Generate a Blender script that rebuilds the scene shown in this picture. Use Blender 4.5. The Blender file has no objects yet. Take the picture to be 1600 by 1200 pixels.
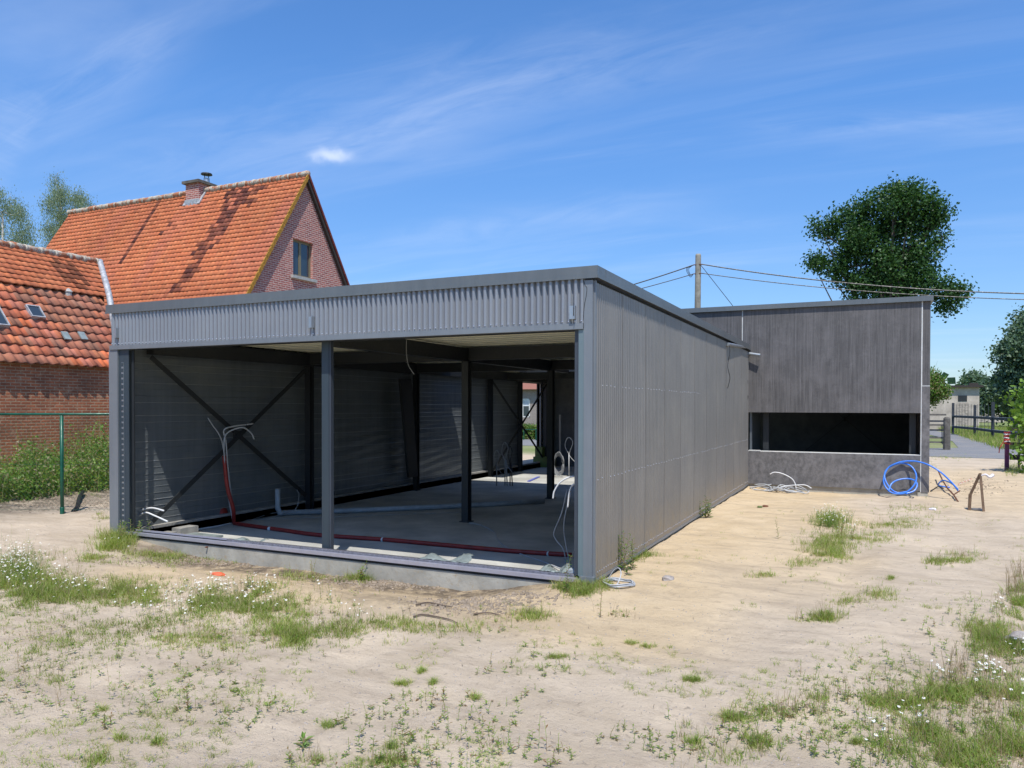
import bpy, math, random
import numpy as np
from mathutils import Vector, noise as mn
random.seed(7); RS = np.random.RandomState(7)
R = math.radians
sc = bpy.context.scene
col = sc.collection

# ------------------------------------------------------------------ camera, sky, sun, exposure
CAM = np.array([2.4506, -7.0597, 1.7185]); YAW, PITCH, ROLL, FPX, CY = -0.4403, -0.0136, 0.0019, 1187.07, 651.19
_f = np.array([math.sin(YAW)*math.cos(PITCH), math.cos(YAW)*math.cos(PITCH), math.sin(PITCH)])
_r = np.array([math.cos(YAW), -math.sin(YAW), 0.0]); _u = np.cross(_r, _f)
_r, _u = math.cos(ROLL)*_r+math.sin(ROLL)*_u, -math.sin(ROLL)*_r+math.cos(ROLL)*_u
cd = bpy.data.cameras.new('camera'); cam = bpy.data.objects.new('camera', cd); col.objects.link(cam)
from mathutils import Matrix
m = Matrix.Identity(4)
for i in range(3): m[i][0], m[i][1], m[i][2], m[i][3] = _r[i], _u[i], -_f[i], CAM[i]
cam.matrix_world = m
cd.sensor_width = 36; cd.lens = FPX/1600*36; cd.shift_y = (CY-600)/1600; cd.clip_end = 3000; cd.clip_start = .05
sc.camera = cam
def ray(px, py): return _f + _r*(px-800)/FPX - _u*(py-CY)/FPX
def hz(px, py, Z): d = ray(px, py); return CAM + d*(Z-CAM[2])/d[2]
def hx(px, py, X): d = ray(px, py); return CAM + d*(X-CAM[0])/d[0]
def hy(px, py, Y): d = ray(px, py); return CAM + d*(Y-CAM[1])/d[1]

SUN = Vector((-0.52, 1.0, -2.22)).normalized()       # direction the light travels
elev = math.asin(-SUN.z); 
az = math.atan2(-SUN.x, -SUN.y)                      # clockwise from +Y towards +X
W = bpy.data.worlds.new("World"); sc.world = W; W.use_nodes = True
nt = W.node_tree; N = nt.nodes; L = nt.links
for n in list(N): N.remove(n)
def wn(t, **k):
    n = N.new(t)
    for a, b in k.items(): setattr(n, a, b)
    return n
def wm(op, a, b=None, c=None):
    n = wn('ShaderNodeMath', operation=op)
    for i, v in enumerate((a, b, c)):
        if v is None: continue
        if isinstance(v, (int, float)): n.inputs[i].default_value = v
        else: L.new(v, n.inputs[i])
    return n.outputs[0]
sky = wn('ShaderNodeTexSky', sky_type='NISHITA'); sky.sun_disc = False; sky.sun_elevation = elev; sky.sun_rotation = az
sky.air_density = 1.0; sky.dust_density = 0.15; sky.ozone_density = 1.6; sky.altitude = 0
tc = wn('ShaderNodeTexCoord'); sep = wn('ShaderNodeSeparateXYZ'); L.new(tc.outputs['Generated'], sep.inputs[0])
zc = wm('MAXIMUM', sep.outputs[2], 0.03)
# tint with height above the horizon
tint = wn('ShaderNodeValToRGB'); L.new(sep.outputs[2], tint.inputs[0])
tint.color_ramp.elements[0].position = 0.0; tint.color_ramp.elements[0].color = (.66, .78, 1.0, 1)
tint.color_ramp.elements[1].position = 0.36; tint.color_ramp.elements[1].color = (.68, 1.10, 1.55, 1)
mul = wn('ShaderNodeMixRGB', blend_type='MULTIPLY'); mul.inputs[0].default_value = 1
L.new(sky.outputs[0], mul.inputs[1]); L.new(tint.outputs[0], mul.inputs[2])
# cirrus: direction projected to a high plane, stretched noise
U_ = wm('DIVIDE', sep.outputs[0], wm('ADD', zc, .12)); V_ = wm('DIVIDE', sep.outputs[1], wm('ADD', zc, .12))
comb = wn('ShaderNodeCombineXYZ'); L.new(U_, comb.inputs[0]); L.new(V_, comb.inputs[1])
def cirrus(ang, sx, sy, lo, hi, seed, det=7):
    mp = wn('ShaderNodeMapping'); L.new(comb.outputs[0], mp.inputs[0])
    mp.inputs['Rotation'].default_value = (0, 0, R(ang)); mp.inputs['Scale'].default_value = (sx, sy, 1); mp.inputs['Location'].default_value = (seed, seed*1.7, 0)
    nz = wn('ShaderNodeTexNoise'); nz.inputs['Scale'].default_value = 1; nz.inputs['Detail'].default_value = det; nz.inputs['Roughness'].default_value = .58; nz.inputs['Distortion'].default_value = .5
    L.new(mp.outputs[0], nz.inputs['Vector'])
    mr = wn('ShaderNodeMapRange', interpolation_type='SMOOTHSTEP'); L.new(nz.outputs[0], mr.inputs[0]); mr.inputs[1].default_value = lo; mr.inputs[2].default_value = hi
    return mr.outputs[0]
c1 = cirrus(24, .30, 2.4, .44, .80, 3.1); c2 = cirrus(-38, .5, 3.0, .46, .8, 8.3); c3 = cirrus(30, .22, .8, .38, .68, 1.7, 4)
cl = wm('MULTIPLY', wm('MAXIMUM', c1, c2), c3); cl = wm('MULTIPLY', cl, .30)
def dvec(px, py): d = ray(px, py); return d/np.linalg.norm(d)
def dot_dir(d):
    vm = wn('ShaderNodeVectorMath', operation='DOT_PRODUCT'); L.new(tc.outputs['Generated'], vm.inputs[0]); vm.inputs[1].default_value = tuple(d); return vm.outputs['Value']
def band(p0, p1, w, dens, seed):
    """a long wisp of cirrus along the great circle between two sky directions"""
    a, b = dvec(*p0), dvec(*p1); n = np.cross(a, b); n /= np.linalg.norm(n); mid = (a+b); mid /= np.linalg.norm(mid); al = np.cross(n, mid)
    half = math.acos(float(a@b))/2
    dn = dot_dir(n); da = dot_dir(al)
    vn = wn('ShaderNodeCombineXYZ'); L.new(wm('MULTIPLY', da, 5), vn.inputs[0]); L.new(wm('MULTIPLY', dn, 26), vn.inputs[1]); vn.inputs[2].default_value = seed
    nz = wn('ShaderNodeTexNoise'); nz.inputs['Scale'].default_value = 1.3; nz.inputs['Detail'].default_value = 8; nz.inputs['Roughness'].default_value = .62; nz.inputs['Distortion'].default_value = .8
    L.new(vn.outputs[0], nz.inputs['Vector'])
    warp = wm('MULTIPLY', wm('SUBTRACT', nz.outputs[0], .5), w*1.2)
    t = wm('DIVIDE', wm('ADD', dn, warp), w); g = wm('POWER', 2.718, wm('MULTIPLY', wm('MULTIPLY', t, t), -1))
    t2 = wm('DIVIDE', da, math.sin(half)); e = wm('POWER', 2.718, wm('MULTIPLY', wm('POWER', wm('ABSOLUTE', t2), 4), -1.4))
    tex = wn('ShaderNodeMapRange'); L.new(nz.outputs[0], tex.inputs[0]); tex.inputs[1].default_value = .3; tex.inputs[2].default_value = .75
    front = wm('GREATER_THAN', dot_dir(mid), 0.2)
    return wm('MULTIPLY', wm('MULTIPLY', wm('MULTIPLY', g, e), wm('MULTIPLY', tex.outputs[0], dens)), front)
for args in [((120, 310), (1050, 80), .05, .55, 1.), ((500, 210), (1300, 30), .035, .4, 5.), ((1150, 200), (1620, 190), .014, .5, 9.),
             ((0, 240), (300, 40), .03, .6, 13.), ((-40, 200), (40, 240), .05, .7, 17.), ((560, 390), (1150, 300), .02, .5, 21.), ((300, 300), (760, 190), .03, .4, 29.),
             ((700, 330), (1300, 360), .012, .25, 31.)]:
    cl = wm('ADD', cl, wm('MULTIPLY', band(*args), .30))
# small puff
pc = dvec(517, 243); hd = np.cross(pc, [0, 0, 1]); hd /= np.linalg.norm(hd); vd = np.cross(hd, pc)
nz = wn('ShaderNodeTexNoise'); nz.inputs['Scale'].default_value = 55; nz.inputs['Detail'].default_value = 5; L.new(tc.outputs['Generated'], nz.inputs['Vector'])
a_ = wm('DIVIDE', wm('ADD', dot_dir(hd), wm('MULTIPLY', wm('SUBTRACT', nz.outputs[0], .5), .018)), .023)
b_ = wm('DIVIDE', wm('ADD', dot_dir(vd), wm('MULTIPLY', wm('SUBTRACT', nz.outputs[0], .5), .012)), .0075)
puff = wm('POWER', 2.718, wm('MULTIPLY', wm('POWER', wm('ADD', wm('MULTIPLY', a_, a_), wm('MULTIPLY', b_, b_)), 1.3), -1))
puff = wm('MULTIPLY', puff, wm('GREATER_THAN', dot_dir(pc), .9))
cl = wm('MINIMUM', wm('ADD', cl, wm('MULTIPLY', puff, .5)), .9)
mixc = wn('ShaderNodeMixRGB'); L.new(cl, mixc.inputs[0]); L.new(mul.outputs[0], mixc.inputs[1]); mixc.inputs[2].default_value = (7.6, 8.2, 9.4, 1)
bg = wn('ShaderNodeBackground'); L.new(mixc.outputs[0], bg.inputs[0]); bg.inputs[1].default_value = 0.10
out = wn('ShaderNodeOutputWorld'); L.new(bg.outputs[0], out.inputs[0])
sl = bpy.data.lights.new('sun', 'SUN'); sl.energy = 4.0; sl.angle = R(.53); sl.color = (1, .965, .90)
so = bpy.data.objects.new('sun', sl); col.objects.link(so); so.rotation_euler = SUN.to_track_quat('-Z', 'Y').to_euler(); so.location = (5, -10, 30)
sc.view_settings.view_transform = 'Standard'; sc.view_settings.look = 'None'; sc.view_settings.gamma = 1; sc.view_settings.exposure = 0.38
try: sc.view_settings.use_curve_mapping = False
except Exception: pass
sc.cycles.max_bounces = 8; sc.cycles.diffuse_bounces = 4; sc.cycles.transparent_max_bounces = 8

# ------------------------------------------------------------------ materials
MATS = {}
class NT:
    def __init__(s, name):
        s.m = bpy.data.materials.new(name); s.m.use_nodes = True; s.t = s.m.node_tree; s.t.nodes.clear(); MATS[name] = s.m
        s.out = s.t.nodes.new('ShaderNodeOutputMaterial'); s.p = s.t.nodes.new('ShaderNodeBsdfPrincipled'); s.t.links.new(s.p.outputs[0], s.out.inputs[0])
    def n(s, t, **k):
        n = s.t.nodes.new(t)
        for a, b in k.items(): setattr(n, a, b)
        return n
    def l(s, a, b): s.t.links.new(a, b)
    def setv(s, inp, v):
        if hasattr(v, 'is_linked') or hasattr(v, 'links'): s.l(v, inp)
        elif isinstance(v, tuple) and len(v) == 3 and inp.type == 'RGBA': inp.default_value = (*v, 1)
        else: inp.default_value = v
    def math(s, op, a, b=0.0, clamp=False):
        n = s.n('ShaderNodeMath', operation=op, use_clamp=clamp); s.setv(n.inputs[0], a); s.setv(n.inputs[1], b); return n.outputs[0]
    def mix(s, f, a, b, bt='MIX'):
        n = s.n('ShaderNodeMixRGB', blend_type=bt); s.setv(n.inputs[0], f); s.setv(n.inputs[1], a); s.setv(n.inputs[2], b); return n.outputs[0]
    def pos(s, scale=(1, 1, 1), uv=False, rot=(0, 0, 0), loc=(0, 0, 0)):
        tcn = s.n('ShaderNodeTexCoord'); mp = s.n('ShaderNodeMapping'); s.l(tcn.outputs['UV' if uv else 'Object'], mp.inputs[0])
        mp.inputs['Scale'].default_value = scale; mp.inputs['Rotation'].default_value = rot; mp.inputs['Location'].default_value = loc; return mp.outputs[0]
    def noise(s, scale, vec=None, det=5, rough=.6, dist=0):
        n = s.n('ShaderNodeTexNoise'); n.inputs['Scale'].default_value = scale; n.inputs['Detail'].default_value = det; n.inputs['Roughness'].default_value = rough; n.inputs['Distortion'].default_value = dist
        s.l(vec if vec is not None else s.pos(), n.inputs['Vector']); return n.outputs[0]
    def rng(s, v, a, b, c=0., d=1.):
        n = s.n('ShaderNodeMapRange'); s.setv(n.inputs[0], v)
        for i, x in enumerate((a, b, c, d)): n.inputs[i+1].default_value = x
        return n.outputs[0]
    def bump(s, h, strength=.3, dist=.01):
        n = s.n('ShaderNodeBump'); n.inputs['Strength'].default_value = strength; n.inputs['Distance'].default_value = dist; s.setv(n.inputs['Height'], h); s.l(n.outputs[0], s.p.inputs['Normal'])
    def base(s, c, rough=.6, metal=0., spec=.5):
        s.setv(s.p.inputs['Base Color'], c); s.setv(s.p.inputs['Roughness'], rough); s.p.inputs['Metallic'].default_value = metal
        s.p.inputs['Specular IOR Level'].default_value = spec
def simple(name, c, rough=.6, metal=0., var=.25, scale=6., bump=0., spec=.5, scuff=None):
    s = NT(name); v = s.rng(s.noise(scale, det=6), .3, .7, 1-var, 1+var*.6)
    cc = s.mix(1., c, s.n('ShaderNodeCombineXYZ').outputs[0]) if False else None
    mm = s.n('ShaderNodeVectorMath', operation='SCALE'); mm.inputs[0].default_value = c; s.l(v, mm.inputs['Scale'])
    colr = mm.outputs[0]
    if scuff: colr = s.mix(s.rng(s.noise(scale*5, det=8, rough=.7), .55, .72), colr, scuff)
    s.base(colr, s.rng(s.noise(scale*2.3), .3, .7, max(.05, rough-.12), min(1, rough+.12)), metal, spec)
    if bump: s.bump(s.noise(scale*8, det=8), bump, .01)
    return s.m

def brick_mat(name, c1, c2, mortar, bw=.21, bh=.062, mor=.008, dirt=None):
    s = NT(name); uv = s.pos(uv=True)
    b = s.n('ShaderNodeTexBrick'); s.l(uv, b.inputs['Vector']); b.offset = .5; b.inputs['Scale'].default_value = 1
    b.inputs['Brick Width'].default_value = bw; b.inputs['Row Height'].default_value = bh; b.inputs['Mortar Size'].default_value = mor; b.inputs['Mortar Smooth'].default_value = .3; b.inputs['Bias'].default_value = 0
    b.inputs['Color1'].default_value = (*c1, 1); b.inputs['Color2'].default_value = (*c2, 1); b.inputs['Mortar'].default_value = (*mortar, 1)
    n1 = s.noise(1.3, det=6); n2 = s.noise(26, det=6)
    c = s.mix(s.rng(n2, .35, .7, 0, .55), b.outputs['Color'], (c1[0]*.45, c1[1]*.5, c1[2]*.55))
    if dirt: c = s.mix(s.rng(n1, .48, .72, 0, .6), c, dirt)
    c = s.mix(s.rng(s.noise(5, det=7), .58, .75, 0, .5), c, mortar)
    s.base(c, .88, 0, .25); h = s.math('SUBTRACT', s.math('MULTIPLY', n2, .5), b.outputs['Fac']); s.bump(h, .7, .008); return s.m
brick_mat('gable_brick', (.52, .17, .135), (.30, .09, .085), (.66, .52, .45), .21, .065, .012)
brick_mat('barn_brick', (.54, .175, .080), (.34, .105, .052), (.52, .37, .24), .20, .062, .010, dirt=(.10, .055, .04))
brick_mat('neighbour_brick', (.33, .27, .24), (.27, .21, .19), (.45, .42, .38), .21, .065, .010)

def tile_mat(name, rough=.75):
    s = NT(name); a = s.n('ShaderNodeAttribute', attribute_name='tone')
    n = s.noise(9, det=7); c = s.mix(s.rng(n, .45, .72, 0, .4), a.outputs['Color'], (.22, .10, .06))
    c = s.mix(s.rng(s.noise(60, det=4), .62, .75, 0, .45), c, (.55, .42, .28))
    s.base(c, rough, 0, .3); s.bump(s.noise(70, det=5), .35, .004); return s.m
tile_mat('roof_tile'); tile_mat('old_pantile', .85)
simple('mortar', (.50, .45, .37), .95, 0, .35, 9, .8, .1, scuff=(.28, .22, .17))
s = NT('ridge_mortar'); n = s.noise(5, det=7, rough=.7); c = s.mix(s.rng(n, .46, .56), (.50, .46, .38), (.42, .17, .09)); s.base(c, .95, 0, .1); s.bump(s.noise(30), .8, .02)
simple('lead', (.46, .47, .48), .5, .3, .4, 12, .9, .4, scuff=(.7, .7, .7))
simple('verge_lichen', (.42, .22, .04), .9, 0, .5, 14, .5, .2, scuff=(.20, .12, .05))
simple('dark_timber', (.045, .035, .03), .8, 0, .3, 10, .3)

# profiled steel cladding, slightly weathered
def steel(name, c, rough, metal, streak=.25, bumpy=.1, uvdir=2):
    s = NT(name); sv = s.pos(scale=(7, 7, .35)); n = s.noise(2.2, sv, det=6); n2 = s.noise(1.1, det=5); n3 = s.noise(40, det=4)
    c1 = s.mix(s.rng(n, .35, .7, 0, streak), c, tuple(x*.62 for x in c)); c1 = s.mix(s.rng(n2, .45, .75, 0, streak*.8), c1, tuple(min(1, x*1.5+.03) for x in (c[0]*1.05, c[1], c[2]*.9)))
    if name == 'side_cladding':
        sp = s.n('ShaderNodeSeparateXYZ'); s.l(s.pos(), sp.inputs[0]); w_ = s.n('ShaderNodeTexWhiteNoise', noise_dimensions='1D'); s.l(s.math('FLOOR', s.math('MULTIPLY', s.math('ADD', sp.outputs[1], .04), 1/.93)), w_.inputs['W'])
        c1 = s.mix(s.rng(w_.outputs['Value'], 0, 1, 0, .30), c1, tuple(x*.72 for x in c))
        dz = s.math('MULTIPLY', s.rng(s.math('ADD', sp.outputs[2], s.math('MULTIPLY', n2, .5)), .30, .75, 1, 0), s.rng(s.noise(9, det=7), .35, .65, .15, .75)); c1 = s.mix(dz, c1, (.36, .29, .20))  # sandy tint near the base: dust, plus warm ground reflection put into the colour
    s.base(c1, s.rng(n3, .3, .7, rough-.08, rough+.1), metal, .5); s.bump(s.noise(14, det=5), bumpy, .002); return s.m
steel('cladding', (.262, .278, .305), .42, .35)
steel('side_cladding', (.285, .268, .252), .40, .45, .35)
steel('trim_steel', (.20, .218, .240), .42, .25, .3)
steel('galvanised', (.42, .45, .48), .42, .75, .3)
steel('liner_tray', (.20, .225, .245), .36, .5, .5)
steel('rail_alu', (.44, .435, .51), .38, .5, .25)
steel('column_paint', (.045, .056, .075), .5, .1, .4)
steel('column_side', (.038, .056, .072), .48, .15, .4)
steel('jamb_steel', (.15, .20, .22), .45, .2, .3)
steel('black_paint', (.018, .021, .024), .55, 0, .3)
steel('deck_underside', (.90, .87, .66), .6, 0, .15)
steel('coping_metal', (.150, .163, .170), .38, .3, .3)
steel('roof_membrane', (.05, .05, .055), .8, 0, .3)
simple('ribbed_strip', (.19, .19, .22), .6, .2, .4, 30, .3)
simple('screw_head', (.75, .75, .78), .3, .8, .1)
simple('plinth_concrete', (.38, .36, .305), .9, 0, .3, 3, .4, .2, scuff=(.36, .28, .18))
simple('floor_concrete', (.46, .455, .42), .75, 0, .35, 1.2, .3, .3, scuff=(.36, .35, .33))
simple('block_concrete', (.30, .29, .27), .9, 0, .3, 6, .5, .2)

def dark_concrete(name, base, boards=True):
    zs = .32 if boards else 3.
    s = NT(name); v = s.pos(scale=(1, 1, 1)); sp = s.n('ShaderNodeSeparateXYZ'); s.l(v, sp.inputs[0])
    xx = s.math('ADD', sp.outputs[0], sp.outputs[1])
    if boards:
        bi = s.math('FLOOR', s.math('MULTIPLY', xx, 9.0)); wnz = s.n('ShaderNodeTexWhiteNoise', noise_dimensions='1D'); s.l(bi, wnz.inputs['W']); fr = s.math('FRACT', s.math('MULTIPLY', xx, 9.0))
        line = s.math('LESS_THAN', fr, .07)
    st = s.noise(2.6, s.pos(scale=(9 if boards else 4, 9 if boards else 4, zs)), det=8, rough=.72); st2 = s.noise(9, s.pos(scale=(9, 9, .5 if boards else 9)), det=6, rough=.7); bl = s.noise(1.5, det=8, rough=.65); fine = s.noise(55, det=5)
    b = base; c = s.mix(s.rng(st, .34, .66), tuple(x*.60 for x in b), tuple(x*1.3 for x in b))
    c = s.mix(s.rng(bl, .48, .72, 0, .5), c, (b[0]*1.9, b[1]*1.85, b[2]*1.85))
    if boards:
        c = s.mix(s.rng(wnz.outputs['Value'], 0, 1, 0, .2), c, tuple(x*.7 for x in b))
        c = s.mix(s.math('MULTIPLY', line, s.rng(st, .4, .7, .03, .5)), c, tuple(x*2.0 for x in b))
    c = s.mix(s.rng(st2, .60, .72, 0, .6), c, tuple(x*2.6 for x in b))
    c = s.mix(s.rng(s.noise(3.1, det=9, rough=.75), .50, .66, 0, .25), c, tuple(x*1.9 for x in b))
    c = s.mix(s.rng(s.noise(2.2, s.pos(loc=(5, 3, 8)), det=9, rough=.75), .56, .70, 0, .35), c, tuple(x*.45 for x in b))
    c = s.mix(s.rng(fine, .62, .75, 0, .4), c, tuple(x*2.4 for x in b))
    s.base(c, .72, 0, .35); s.bump(s.math('ADD', fine, s.math('MULTIPLY', st, 1.5)), .35, .006); return s.m
dark_concrete('board_concrete', (.108, .103, .103)); dark_concrete('smooth_concrete', (.138, .132, .132), False)
simple('joint_sealant', (.62, .62, .60), .7, 0, .2, 8)

s = NT('window_glass'); s.base((.03, .045, .06), .06, 0, .9)
s = NT('frame_brown'); s.base((.20, .17, .10), .5)
simple('white_frame', (.7, .7, .68), .5); simple('sill_stone', (.42, .41, .38), .8, 0, .2, 8, .2)
simple('blind', (.62, .66, .70), .8); simple('curtain_dark', (.06, .07, .08), .9)
simple('green_paint', (.006, .085, .050), .4, .1, .3, 8)
simple('pole_wood', (.26, .24, .20), .85, 0, .35, 5, .5); simple('cable_black', (.02, .02, .022), .5)
simple('weathered_timber', (.14, .125, .105), .88, 0, .45, 6, .7); simple('fence_dark', (.035, .042, .055), .75, 0, .4, 8, .4)
simple('fence_lit_top', (.20, .22, .27), .75, 0, .4, 8, .4)  # paler copy of the fence colour: sunlight on the rail tops painted in
simple('batten_wood', (.17, .11, .07), .85, 0, .4, 12, .6)
simple('grey_conduit', (.42, .43, .44), .5, 0, .15); simple('pale_conduit', (.70, .70, .70), .45, 0, .12); simple('dim_conduit', (.30, .31, .32), .5)
simple('blue_pipe', (.045, .20, .70), .32, 0, .15, 5, 0, .5); simple('red_duct', (.25, .020, .015), .5, 0, .3, 7)
simple('pvc_grey', (.33, .37, .41), .45); simple('rust', (.16, .06, .03), .85, .2, .4, 12, .4)
simple('bark', (.10, .08, .06), .95, 0, .4, 5, .8); simple('birch_bark', (.45, .42, .38), .8, 0, .5, 6, .4)
simple('render_wall', (.52, .45, .38), .95, 0, .35, 1.2, .3, .1, scuff=(.36, .31, .25)); simple('render_patch', (.44, .38, .32), .95, 0, .5, 6, .3, .1)
simple('plastic_sheet', (.24, .28, .27), .35, 0, .3, 6, .4); simple('orange_plastic', (.80, .14, .06), .6); simple('white_scrap', (.75, .72, .78), .6)
simple('green_tank', (.09, .14, .03), .6); simple('black_plastic', (.015, .015, .017), .5); simple('tape_white', (.75, .70, .72), .6); simple('tape_red', (.65, .05, .04), .6)
simple('purple_paint', (.16, .03, .12), .6, 0, .3, 9); simple('stone_mat', (.34, .30, .27), .9, 0, .4, 9, .5)
simple('blue_strip', (.10, .12, .45), .5); simple('panel_board', (.09, .10, .105), .8, 0, .3, 3)
simple('twig_mat', (.13, .095, .07), .95, 0, .5, 9); simple('soil_clod', (.30, .24, .18), .98, 0, .45, 9, .6, .1)

def leaf_mat(name, a, b, trans=.35, dry=None):
    s = NT(name); g = s.n('ShaderNodeNewGeometry'); r = g.outputs['Random Per Island']
    c = s.mix(r, a, b)
    if dry: c = s.mix(s.rng(s.math('FRACT', s.math('MULTIPLY', r, 37.7)), .72, .74), c, dry)
    c = s.mix(s.rng(s.noise(.9, det=3), .4, .65, 0, .45), c, tuple(x*.6 for x in a))
    s.base(c, .5, 0, .35)
    t = s.n('ShaderNodeBsdfTranslucent'); s.setv(t.inputs[0], s.mix(1., c, (1.3, 1.35, .6), 'MULTIPLY')); mx = s.n('ShaderNodeMixShader'); mx.inputs[0].default_value = trans
    s.l(s.p.outputs[0], mx.inputs[1]); s.l(t.outputs[0], mx.inputs[2]); s.l(mx.outputs[0], s.out.inputs[0]); return s.m
leaf_mat('thicket_leaf', (.12, .24, .035), (.27, .40, .09), .4, dry=(.40, .33, .20))
leaf_mat('oak_leaf', (.024, .075, .020), (.080, .165, .042), .3)
leaf_mat('birch_leaf', (.19, .25, .165), (.32, .38, .27), .4)
leaf_mat('far_leaf', (.09, .155, .095), (.16, .235, .14), .25)  # distance haze put into the leaf colour, paler and bluer
leaf_mat('bush_leaf', (.11, .22, .03), (.30, .44, .09), .4)
leaf_mat('nettle_leaf', (.075, .17, .025), (.19, .32, .06), .35, dry=(.30, .24, .13))
leaf_mat('grass_blade', (.18, .28, .035), (.36, .44, .10), .4, dry=(.50, .42, .22))
leaf_mat('weed_leaf', (.21, .33, .07), (.36, .48, .16), .6, dry=(.30, .18, .11))
leaf_mat('dry_stem', (.30, .20, .12), (.42, .34, .20), .2)
simple('petal', (.80, .80, .76), .7, 0, .08); simple('flower_eye', (.65, .42, .03), .7)

# ground
s = NT('sand'); a = s.n('ShaderNodeAttribute', attribute_name='zone'); sp = s.n('ShaderNodeSeparateColor'); s.l(a.outputs['Color'], sp.inputs[0])
P_ = s.pos(); warp = s.noise(.9, P_, det=4); n1 = s.noise(1.1, P_, det=8, rough=.68, dist=.4); n2 = s.noise(7, P_, det=8, rough=.72); n3 = s.noise(70, P_, det=6, rough=.75); n4 = s.noise(380, P_, det=3)
tr = s.noise(1.6, s.pos(scale=(.5, 2.6, 1), rot=(0, 0, R(-28))), det=7, rough=.65)
gy = s.mix(s.rng(n1, .35, .68), (.49, .395, .285), (.63, .52, .395)); ye = s.mix(s.rng(n1, .35, .7), (.56, .425, .26), (.67, .525, .345))
ym = s.math('ADD', sp.outputs[0], s.rng(n1, .3, .7, -.25, .25)); c = s.mix(s.rng(ym, .02, .72), gy, ye)
c = s.mix(s.rng(tr, .48, .72, 0, .55), c, (.34, .265, .19))
c = s.mix(s.rng(n2, .54, .74, 0, .5), c, (.27, .205, .145))
c = s.mix(s.rng(n3, .60, .74, 0, .5), c, (.23, .185, .145)); c = s.mix(s.rng(n4, .62, .78, 0, .35), c, (.62, .55, .46))
dm = s.math('MULTIPLY', sp.outputs[1], s.rng(s.noise(5, P_, det=8, rough=.75), .33, .55)); c = s.mix(dm, c, (.125, .098, .072))
gg = s.mix(s.rng(n2, .3, .7), (.075, .135, .022), (.17, .22, .06)); c = s.mix(sp.outputs[2], c, gg)
s.base(c, .95, 0, .12)
hh = s.math('ADD', s.math('MULTIPLY', n2, 1.5), s.math('ADD', s.math('MULTIPLY', n3, .5), s.math('MULTIPLY', tr, 1.2))); s.bump(hh, .95, .028)
s = NT('asphalt'); n = s.noise(120, det=4); c = s.mix(s.rng(n, .35, .7), (.15, .15, .155), (.26, .255, .25)); c = s.mix(s.rng(s.noise(.7, det=7), .5, .75, 0, .7), c, (.32, .28, .23)); s.base(c, .85, 0, .3); s.bump(n, .4, .01)

# ------------------------------------------------------------------ mesh helpers
def tag(o, label=None, cat=None, group=None, kind=None):
    if label: o['label'] = label
    if cat: o['category'] = cat
    if group: o['group'] = group
    if kind: o['kind'] = kind
    return o
def empty(name, loc, label, cat, group=None):
    o = bpy.data.objects.new(name, None); col.objects.link(o); o.location = loc; o.empty_display_size = .2
    tag(o, label, cat, group); return o
def parent(o, p):
    o.parent = p
    if p is not None: o.matrix_parent_inverse = Matrix.Identity(4)
def world_loc(p):
    v = Vector((0, 0, 0))
    while p is not None: v = v + Vector(p.location); p = p.parent
    return v
def link_mesh(name, V, F, mats, par=None, mi=None, smooth=False, uv=True, tone=None):
    """V in world coordinates; F list of index tuples or an (n,k) array"""
    V = np.asarray(V, dtype=float).reshape(-1, 3)
    off = world_loc(par); Vl = V - np.array(off)
    me = bpy.data.meshes.new(name)
    if isinstance(F, np.ndarray):
        n, k = F.shape; me.vertices.add(len(Vl)); me.vertices.foreach_set('co', Vl.astype(np.float32).ravel())
        me.loops.add(n*k); me.loops.foreach_set('vertex_index', F.astype(np.int32).ravel())
        me.polygons.add(n); me.polygons.foreach_set('loop_start', (np.arange(n)*k).astype(np.int32)); me.polygons.foreach_set('loop_total', np.full(n, k, np.int32))
        me.update(calc_edges=True)
    else:
        me.from_pydata([tuple(v) for v in Vl], [], F); me.update()
    for m_ in (mats if isinstance(mats, (list, tuple)) else [mats]): me.materials.append(MATS[m_])
    if mi is not None: me.polygons.foreach_set('material_index', np.asarray(mi, np.int32))
    if smooth: me.polygons.foreach_set('use_smooth', np.ones(len(me.polygons), bool))
    if uv:
        nl = len(me.loops); nf = len(me.polygons); nrm = np.zeros(nf*3, np.float32); me.polygons.foreach_get('normal', nrm); nrm = nrm.reshape(-1, 3)
        lt = np.zeros(nf, np.int32); me.polygons.foreach_get('loop_total', lt); vi = np.zeros(nl, np.int32); me.loops.foreach_get('vertex_index', vi)
        nn = np.repeat(nrm, lt, axis=0); co = V[vi]; ax = np.argmax(np.abs(nn), axis=1)
        u = np.where(ax == 0, co[:, 1], co[:, 0]); v = np.where(ax == 2, co[:, 1], co[:, 2])
        ul = me.uv_layers.new(name='UVMap'); ul.data.foreach_set('uv', np.stack([u, v], 1).astype(np.float32).ravel())
    if tone is not None:
        ca = me.color_attributes.new('tone', 'FLOAT_COLOR', 'CORNER'); lt = np.zeros(len(me.polygons), np.int32); me.polygons.foreach_get('loop_total', lt)
        t = np.repeat(np.asarray(tone), lt, axis=0); t = np.concatenate([t, np.ones((len(t), 1))], 1); ca.data.foreach_set('color', t.astype(np.float32).ravel())
    o = bpy.data.objects.new(name, me); col.objects.link(o)
    if par is not None: parent(o, par)
    return o
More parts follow.
